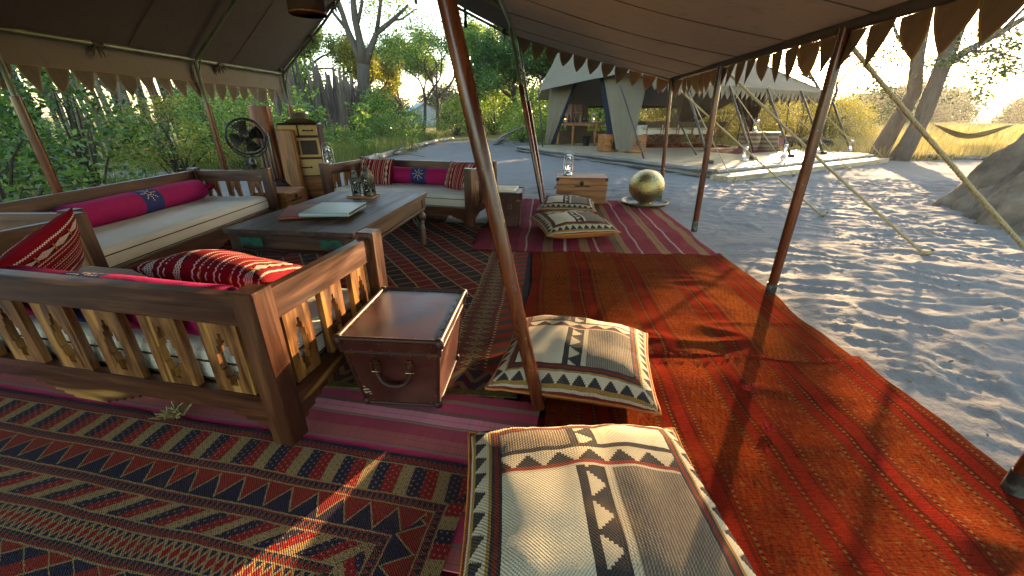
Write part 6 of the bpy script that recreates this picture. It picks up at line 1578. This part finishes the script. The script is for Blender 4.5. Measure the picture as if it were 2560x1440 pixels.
# bushes in the middle distance
for i, (x, y, s) in enumerate(((-6.0, 19.5, .75), (-6.6, 21.5, .9), (-5.2, 22.5, .6), (-8.6, 27.5, 1.2), (-4.0, 31, .9), (-10.5, 20.8, .7), (-3.4, 34, 1.3), (-11.5, 24, 1.5))):
    sh('rounded green bush in the long grass left of the sandy path', sh_far[i % 2] if i % 3 else sh_mid[1], x, y, s, 'bushes left of the sandy path')
for i, (x, y, s) in enumerate(((1.3, 25.0, 1.05), (3.0, 23.5, 1.0), (.2, 29, 1.2), (2.2, 27.5, 1.3), (4.6, 25.5, 1.2), (.5, 22.3, .55), (1.7, 21.0, .6), (6.3, 24.5, 1.2), (-1.4, 33, 1.3), (-.6, 40, 1.4))):
    sh('rounded green bush between the sandy path and the dining tent', (sh_far + sh_mid)[i % 4], x, y, s, 'bushes right of the sandy path')
for i, (x, y, s) in enumerate(((8.3, 21.8, 1.0), (10.2, 21.0, 1.05), (12.0, 21.6, 1.1), (13.6, 20.2, .95), (15.3, 20.6, .9), (9.4, 24.0, 1.25), (11.6, 24.5, 1.3), (14.2, 24.0, 1.2), (17.2, 22.5, .9))):
    sh('backlit golden bush behind the dining deck', sh_gold[i % 2], x, y, s, 'golden bushes behind the dining deck')
for i, (x, y, s) in enumerate(((21.5, 29, 1.15), (25, 33, 1.2), (19.5, 32, 1.1))): sh('rounded bush at the near edge of the open field', sh_gold[(i + 1) % 2], x, y, s, 'bushes at the edge of the open field')
# slanting tree in front of the sun, twin trunked tree
tr('slanting sparse tree behind the right corner of the dining tent, in front of the sun', tree_meshes('tree', 141, 4.6, .14, 4, 33, .1, 900, .10, 'leaf_sparse', .22, .42, (.35, 0)), 13.9, 19.4, 1.0)
TW = thing('twin_tree', 'tall twin trunked grey tree beside the open field', 'tree', (12.3, 13.3, gz(12.3, 13.3)))
mb = MB()
limb([(0, 0, -.1), (.16, 0, .5), (.30, .0, 1.3), (.36, .05, 2.2), (.42, .1, 3.1), (.42, .1, 4.2), (.30, .1, 5.6)], [.30, .235, .21, .20, .20, .17, .12])
limb([(.38, .1, 2.6), (.95, .1, 3.05), (1.6, .0, 3.5), (2.4, -.1, 4.1), (3.3, -.2, 4.8)], [.12, .10, .085, .07, .04])
limb([(.05, .9, -.1), (.20, .9, .5), (.32, .85, 1.2), (.40, .7, 2.0), (.20, .8, 3.0), (.05, .9, 4.4), (-.2, .9, 5.5)], [.30, .26, .22, .19, .17, .14, .10])
limb([(.15, .8, 2.9), (-.2, .8, 3.3), (-.6, .8, 3.5), (-1.0, .7, 3.9)], [.09, .07, .05, .03]); limb([(1.6, 0, 3.5), (1.9, -.2, 4.2), (2.0, -.3, 5.0)], [.05, .04, .02]); limb([(.95, .1, 3.05), (1.3, -.3, 3.0), (1.8, -.6, 2.8), (2.3, -.9, 2.9)], [.04, .03, .02, .01])
mb.build('trunk', M['bark_pale'], TW, smooth=True)
cl_ = [((.35, -.3, 3.2), .22, 110), ((.1, -.4, 2.7), .14, 70), ((-.9, .6, 3.4), .35, 120), ((-1.2, .7, 2.7), .4, 130), ((-.5, .7, 2.2), .3, 90), ((.9, .5, 2.2), .3, 60), ((1.2, .4, 1.9), .25, 40), ((2.1, .2, 2.8), .22, 260), ((2.4, .4, 3.2), .28, 420), ((2.35, .6, 2.3), .2, 200), ((2.6, .3, 2.6), .22, 300), ((1.9, .3, 3.5), .3, 300), ((2.45, .6, 1.9), .16, 130), ((1.3, .4, 3.0), .22, 160), ((.8, .9, 2.7), .3, 200), ((1.6, .3, 2.4), .18, 90), ((-.7, .8, 3.0), .3, 240), ((-1.1, .7, 2.2), .25, 160), ((.45, -.3, 2.8), .16, 160), ((-.2, .9, 1.6), .25, 60), ((0, .5, 5.5), .9, 500), ((1.8, -.3, 5.0), .6, 200)]
C = np.concatenate([rg_.normal(size=(n, 3)) * np.array([s, s, s * .55]) + np.array(c) for c, s, n in cl_])
o_ = put('crown', leafcloud('crown', C, .11, 'leaf_sparse', 8, .5, 0.0), TW); o_['kind'] = 'stuff'
# far tree line beyond the field
tl = [shrub_meshes('shrub', 160 + i, 5.0, 4.2, 70, 11000, .36, 'leaf_far', .6, .06, .55) for i in range(2)]
for i in range(14):
    x = 40 + i * 4.6 + r.uniform(-2, 2); y = 98 - i * 1.9 + r.uniform(-8, 8)
    plant('far_tree', 'distant tree in the line beyond the open field', 'tree', tl[i % 2], (x, y, 0), r.uniform(0, 6), r.uniform(.8, 1.25), 'tree line beyond the field', SP)
for i in range(8):
    x = 26 + i * 3.4; y = 58 + r.uniform(-8, 8); plant('far_tree', 'mid distance tree in front of the tree line by the field', 'tree', tl[i % 2], (x, y, 0), r.uniform(0, 6), r.uniform(.45, .8), 'trees before the tree line', SP)
for i in range(10):
    x = -52 + i * 10; y = 70 + r.uniform(-5, 12); plant('far_tree', 'distant tree closing the view behind the wood', 'tree', tl[i % 2], (x, y, 0), r.uniform(0, 6), r.uniform(1.0, 1.5), 'far trees behind the wood', SP)
for g_ in ('golden bushes behind the dining deck', 'bushes left of the sandy path', 'bushes right of the sandy path', 'bushes at the edge of the open field', 'bushes along the stake fence', 'trees between the path and the dining tent', 'tall trees of the wood behind the camp', 'added sun-blocking trees behind the dining tent', 'trees before the tree line', 'far trees behind the wood'):
    it = sorted([o for o in bpy.data.objects if o.parent is None and o.get('group') == g_], key=lambda o: o.location.x / o.location.y)
    for k, o in enumerate(it):
        b_ = {'golden bushes behind the dining deck': 'backlit golden bush behind the dining deck', 'bushes left of the sandy path': 'green bush in long grass left of the path', 'bushes right of the sandy path': 'green bush right of the sandy path', 'trees between the path and the dining tent': 'tree between path and dining tent', 'tall trees of the wood behind the camp': 'tree in the wood behind the fence'}.get(g_, o['label'])
        o['label'] = b_ + ', ' + ('first second third fourth fifth sixth seventh eighth ninth tenth'.split()[k] if k else 'first') + ' from the left'
# ------------------------------------------------------------------ stake fence
FN = thing('stake_fence', 'tall palisade fence of grey split stakes behind the bushes', 'fence')
path = [Vector((-17.5, 12.2, 0)), Vector((-13.6, 14.4, 0)), Vector((-7.4, 16.4, 0)), Vector((-8.2, 22, 0)), Vector((-10.5, 30, 0)), Vector((-13, 42, 0))]
def stake_mesh(seed):
    rg = random.Random(seed); mb = MB(); pts = []; x = y = 0
    for i in range(6): pts.append((x, y, 3.0 * i / 5 - .05)); x += rg.gauss(0, .035); y += rg.gauss(0, .02)
    mb.tube(pts, [.075, .07, .065, .06, .05, .035], 7); return mb.mesh('stake', M['stake'], True)
sm_ = [stake_mesh(i) for i in range(6)]; rf = random.Random(8); n_st = 0
lens = [(b - a).length for a, b in zip(path, path[1:])]
for a, b, L_ in zip(path, path[1:], lens):
    k = int(L_ / .15)
    for i in range(k):
        if n_st >= 298: break
        p = a.lerp(b, (i + rf.uniform(-.2, .2)) / k); n_st += 1
        put('stake', rf.choice(sm_), FN, (p.x + rf.gauss(0, .06), p.y + rf.gauss(0, .06), 0), (rf.gauss(0, .04), rf.gauss(0, .05), rf.uniform(0, 6)), (rf.uniform(.9, 1.4),) * 2 + (rf.uniform(.95, 1.35) if p.x < -7.6 and p.y < 17 else rf.uniform(.82, 1.12),))
# ------------------------------------------------------------------ far little tent
FT = thing('far_tent', 'small pale tent roof half hidden in the bushes far down the path', 'tent', (-12.9, 62, 0), R(24))
mb = MB(); mb.prism([(-2, 0), (2, 0), (2, 1.7), (0, 2.9), (-2, 1.7)], -2.5, 2.5); mb.build('wall', M['canvas_pale'], FT)
for s in (-1, 1):
    mb = MB(); mb.add([(0, -2.8, 2.98), (s * 2.4, -2.8, 1.6), (s * 2.4, 2.8, 1.6), (0, 2.8, 2.98), (0, -2.8, 3.0), (s * 2.4, -2.8, 1.62), (s * 2.4, 2.8, 1.62), (0, 2.8, 3.0)], [(0, 1, 2, 3), (4, 7, 6, 5), (0, 4, 5, 1), (1, 5, 6, 2)]); mb.build('roof', M['canvas_pale'], FT)
# ------------------------------------------------------------------ logs, driftwood, mound, hammock
def glog(label, pts, rad, mt='grey_log_y', seed=0, name='fallen_log'):
    p3 = [(x, y, gz(x, y) + rad * .6) for x, y in pts]; o = log(p3, rad, name, None, mt, seed); return tag(o, label, 'log')
glog('pale fallen log along the left edge of the sand, the nearer one', [(-4.3, 12.2), (-4.25, 14), (-4.1, 18)], .13, 'weathered_y', 1)
glog('pale fallen log continuing along the left edge of the sand farther back', [(-4.15, 18.4), (-4.0, 22), (-3.6, 26)], .11, 'weathered_y', 2)
glog('dark log on the ground along the grass behind the twin trunked tree', [(11.0, 14.6), (13, 14.0), (16.2, 13.0)], .10, 'grey_log_x', 3)
glog('thin log lying in the grass right of the twin trunked tree', [(13.1, 15.6), (15, 15.2), (17.0, 14.6)], .08, 'grey_log_x', 4)
glog('log lying in the grass left of the twin trunked tree', [(11.4, 17.0), (13.2, 16.0)], .09, 'grey_log_x', 5)
def dead_branch(label, loc, seed, s=1.0, n=5):
    rg = random.Random(seed); mb = MB()
    for i in range(n):
        a = rg.uniform(-.6, .9); pts = [Vector((0, 0, .02))]; d = Vector((math.cos(a), math.sin(a) * .4, rg.uniform(.1, .9)))
        for k in range(4): pts.append(pts[-1] + d * .28 * s); d += Vector((rg.gauss(0, .3), rg.gauss(0, .3), rg.gauss(-.05, .3)))
        mb.tube(pts, [.05 * s, .04 * s, .03 * s, .02 * s, .008 * s], 6)
    tag(mb.build('dead_branch', M['grey_log_x'], loc=(loc[0], loc[1], gz(*loc)), smooth=True), label, 'branch')
dead_branch('dead forked branch standing at the end of the sandy clearing by the path', (-.9, 20.2), 3, 1.6, 4)
dead_branch('twisted driftwood branch beside the near fallen log', (-4.3, 14.6), 5, .7, 4)
dead_branch('dead branches piled at the end of the dark log right of the twin tree', (16.4, 13.0), 7, .8, 6)
MD = MB(); nA, nZ = 260, 110
def mound(i, j):
    a = i * 2 * math.pi; t = j; h = 3.5
    rr_ = (1.62 * (1 - t) ** .85 + .22 * (1 - t) ** 5) * (1 + .10 * math.sin(a * 3 + 1) + .05 * math.sin(a * 7))
    fl_ = 1 + .05 * mnoise.noise((math.cos(a) * 34, math.sin(a) * 34, t * 4)) + .05 * mnoise.noise((math.cos(a) * 14 + t * 2, math.sin(a) * 14, t * 14)) + .16 * mnoise.noise((math.cos(a) * 3.2, math.sin(a) * 3.2, t * .9)) + .07 * mnoise.noise((math.cos(a) * 8, math.sin(a) * 8, t * 2.5)) + .03 * mnoise.noise((math.cos(a) * 20, math.sin(a) * 20, t * 9))
    x, y = math.cos(a) * rr_ * fl_, math.sin(a) * rr_ * fl_
    q = mnoise.fractal((x * 3.2, y * 3.2, t * 5), 1.0, 2.1, 5) * .09 + mnoise.fractal((math.cos(a) * 11, math.sin(a) * 11, t * 3.5), 1.0, 2.0, 4) * .06; x += math.cos(a) * q; y += math.sin(a) * q
    return (x, y, -.12 + h * t ** .92 + .06 * mnoise.noise((x * 3, y * 3, t * 3)))
MD.grid(mound, nA, nZ); tag(MD.build('termite_mound', M['termite_clay'], loc=(7.78, 4.55, 0), smooth=True), 'big grey brown termite mound at the right edge of the picture', 'termite mound')
HM = thing('hammock', 'olive striped hammock hanging over the field right of the twin tree', 'hammock', (16.75, 15.6, 0))
mb = MB(); mb.grid(lambda i, j: ((i - .5) * 2.7, (j - .5) * .5 * math.sin(math.pi * (.12 + .76 * i)), .98 - .46 * math.sin(math.pi * i) + .16 * (2 * j - 1) ** 2 * math.sin(math.pi * i)), 24, 8); mb.build('bed', M['hammock_cloth'], HM, smooth=True)
for s in (-1, 1):
    mb = MB(); mb.tube([(s * 1.35, 0, .98), (s * 2.4, 0, 1.32), (s * 4.1, .0, 1.9)], .014, 5); mb.build('cord', M['rope'], HM)
# ------------------------------------------------------------------ grass
def blades(name, P, h, w_, mt, seed, lean=.35):
    rg = np.random.default_rng(seed); N = len(P); a = rg.uniform(0, 6.283, N); ln = rg.uniform(.5, 1.2, N) * h
    dx, dy = np.cos(a), np.sin(a); b = rg.uniform(0, 6.283, N); k = rg.uniform(.1, 1, N) * lean * ln; bx, by = np.cos(b) * k, np.sin(b) * k
    v = np.empty((N, 5, 3)); W_ = w_ * rg.uniform(.6, 1.3, N)
    v[:, 0] = P + np.stack([dx * W_, dy * W_, 0 * W_], 1); v[:, 1] = P - np.stack([dx * W_, dy * W_, 0 * W_], 1)
    mid = P + np.stack([bx * .35, by * .35, ln * .6], 1); v[:, 2] = mid - np.stack([dx * W_, dy * W_, 0 * W_], 1) * .7; v[:, 3] = mid + np.stack([dx * W_, dy * W_, 0 * W_], 1) * .7
    v[:, 4] = P + np.stack([bx, by, ln], 1); idx_ = np.arange(N)[:, None] * 5
    f = np.concatenate([idx_ + np.array([[0, 1, 2]]), idx_ + np.array([[0, 2, 3]]), idx_ + np.array([[3, 2, 4]])])
    return npmesh(name, v.reshape(-1, 3), f, M[mt])
def scatter(n, x0, x1, y0, y1, seed, clump=None, test=None):
    rg = np.random.default_rng(seed); x = rg.uniform(x0, x1, n); y = rg.uniform(y0, y1, n)
    keep = (1 - sand_mask(x, y)) > rg.uniform(.2, .9, n)
    keep &= (vnoise(x * .9, y * .9, seed) > rg.uniform(.1, .75, n))
    x, y = x[keep], y[keep]
    return np.stack([x, y, land_h(x, y) - .01], 1)
def grass(name, label, P, h, w_, mt, seed): tag(put(name, blades(name, P, h, w_, mt, seed)), label, 'grass', None, 'stuff')
grass('long_grass', 'long green grass beyond the fallen logs on the left', scatter(60000, -9.5, -3.6, 9.8, 26, 3), .55, .006, 'grass_green', 1)
grass('dry_grass', 'dry straw coloured grass at the edge of the sand on the left', scatter(26000, -9, -3.8, 9.4, 20, 4), .28, .005, 'grass_dry', 2)
grass('short_grass', 'sparse grass and weeds in front of the stake fence', scatter(26000, -14, -5.2, 3.0, 13.5, 5), .25, .006, 'grass_green', 3)
grass('path_grass', 'grass under the bushes between path and dining tent', scatter(30000, .5, 9, 18.6, 32, 6), .45, .008, 'grass_green', 4)
grass('golden_grass', 'backlit golden grass behind the dining deck and around the twin tree', scatter(60000, 8.6, 22, 13.2, 26, 7), .42, .008, 'grass_dry', 5)
grass('field_grass', 'golden grass of the open field', scatter(60000, 14, 60, 22, 70, 8), .55, .022, 'grass_dry', 6)
# dead leaves scattered on the sand
rg_ = np.random.default_rng(12); x = rg_.uniform(1.9, 9, 700); y = rg_.uniform(.6, 10, 700); kk = x > 1.95 + .1 * y; x, y = x[kk], y[kk]
C = np.stack([x, y, land_h(x, y) + .006], 1); d = rg_.uniform(0, 6.28, len(x)); L_ = rg_.uniform(.006, .022, len(x))
v = np.empty((len(x), 4, 3)); u1 = np.stack([np.cos(d), np.sin(d), rg_.uniform(-.1, .5, len(x))], 1) * L_[:, None]; u2 = np.stack([-np.sin(d), np.cos(d), rg_.uniform(-.2, .2, len(x))], 1) * L_[:, None] * .45
v[:, 0] = C - u1; v[:, 1] = C + u2; v[:, 2] = C + u1; v[:, 3] = C - u2
tag(put('leaf_litter', npmesh('leaf_litter', v.reshape(-1, 3), np.arange(len(x) * 4).reshape(-1, 4), M['litter'])), 'scattered dead leaves and twigs on the rippled sand', 'leaves', None, 'stuff')
# ------------------------------------------------------------------ evening haze
hz_m = bpy.data.materials.new('haze'); hz_m.use_nodes = True; hn = hz_m.node_tree
hn.nodes.remove(hn.nodes['Principled BSDF']); pv = hn.nodes.new('ShaderNodeVolumePrincipled')
pv.inputs['Color'].default_value = (.95, .93, .88, 1); pv.inputs['Density'].default_value = .0004; pv.inputs['Anisotropy'].default_value = .6
hn.links.new(pv.outputs[0], hn.nodes['Material Output'].inputs['Volume'])
mb = MB(); mb.box((0, 420, 7.5), (1000, 1000, 17)); tag(mb.build('haze', hz_m), 'thin warm evening haze over the camp and field', None, None, 'stuff')
# ------------------------------------------------------------------ tell look-alikes apart by their order from the left
words = 'first second third fourth fifth sixth seventh eighth ninth tenth eleventh twelfth thirteenth fourteenth'.split()
for g_ in ('tree line beyond the field', 'folding chairs on the near side of the dining table', 'folding chairs on the far side of the dining table', 'glasses on the dining table', 'decanters on the dining table', 'green bottles on the side table', 'amber bottles on the side table'):
    it = sorted([o for o in bpy.data.objects if o.parent is None and o.get('group') == g_], key=lambda o: o.location.x / o.location.y)
    for k, o in enumerate(it): o['label'] = o['label'] + ', ' + words[k] + ' from the left'
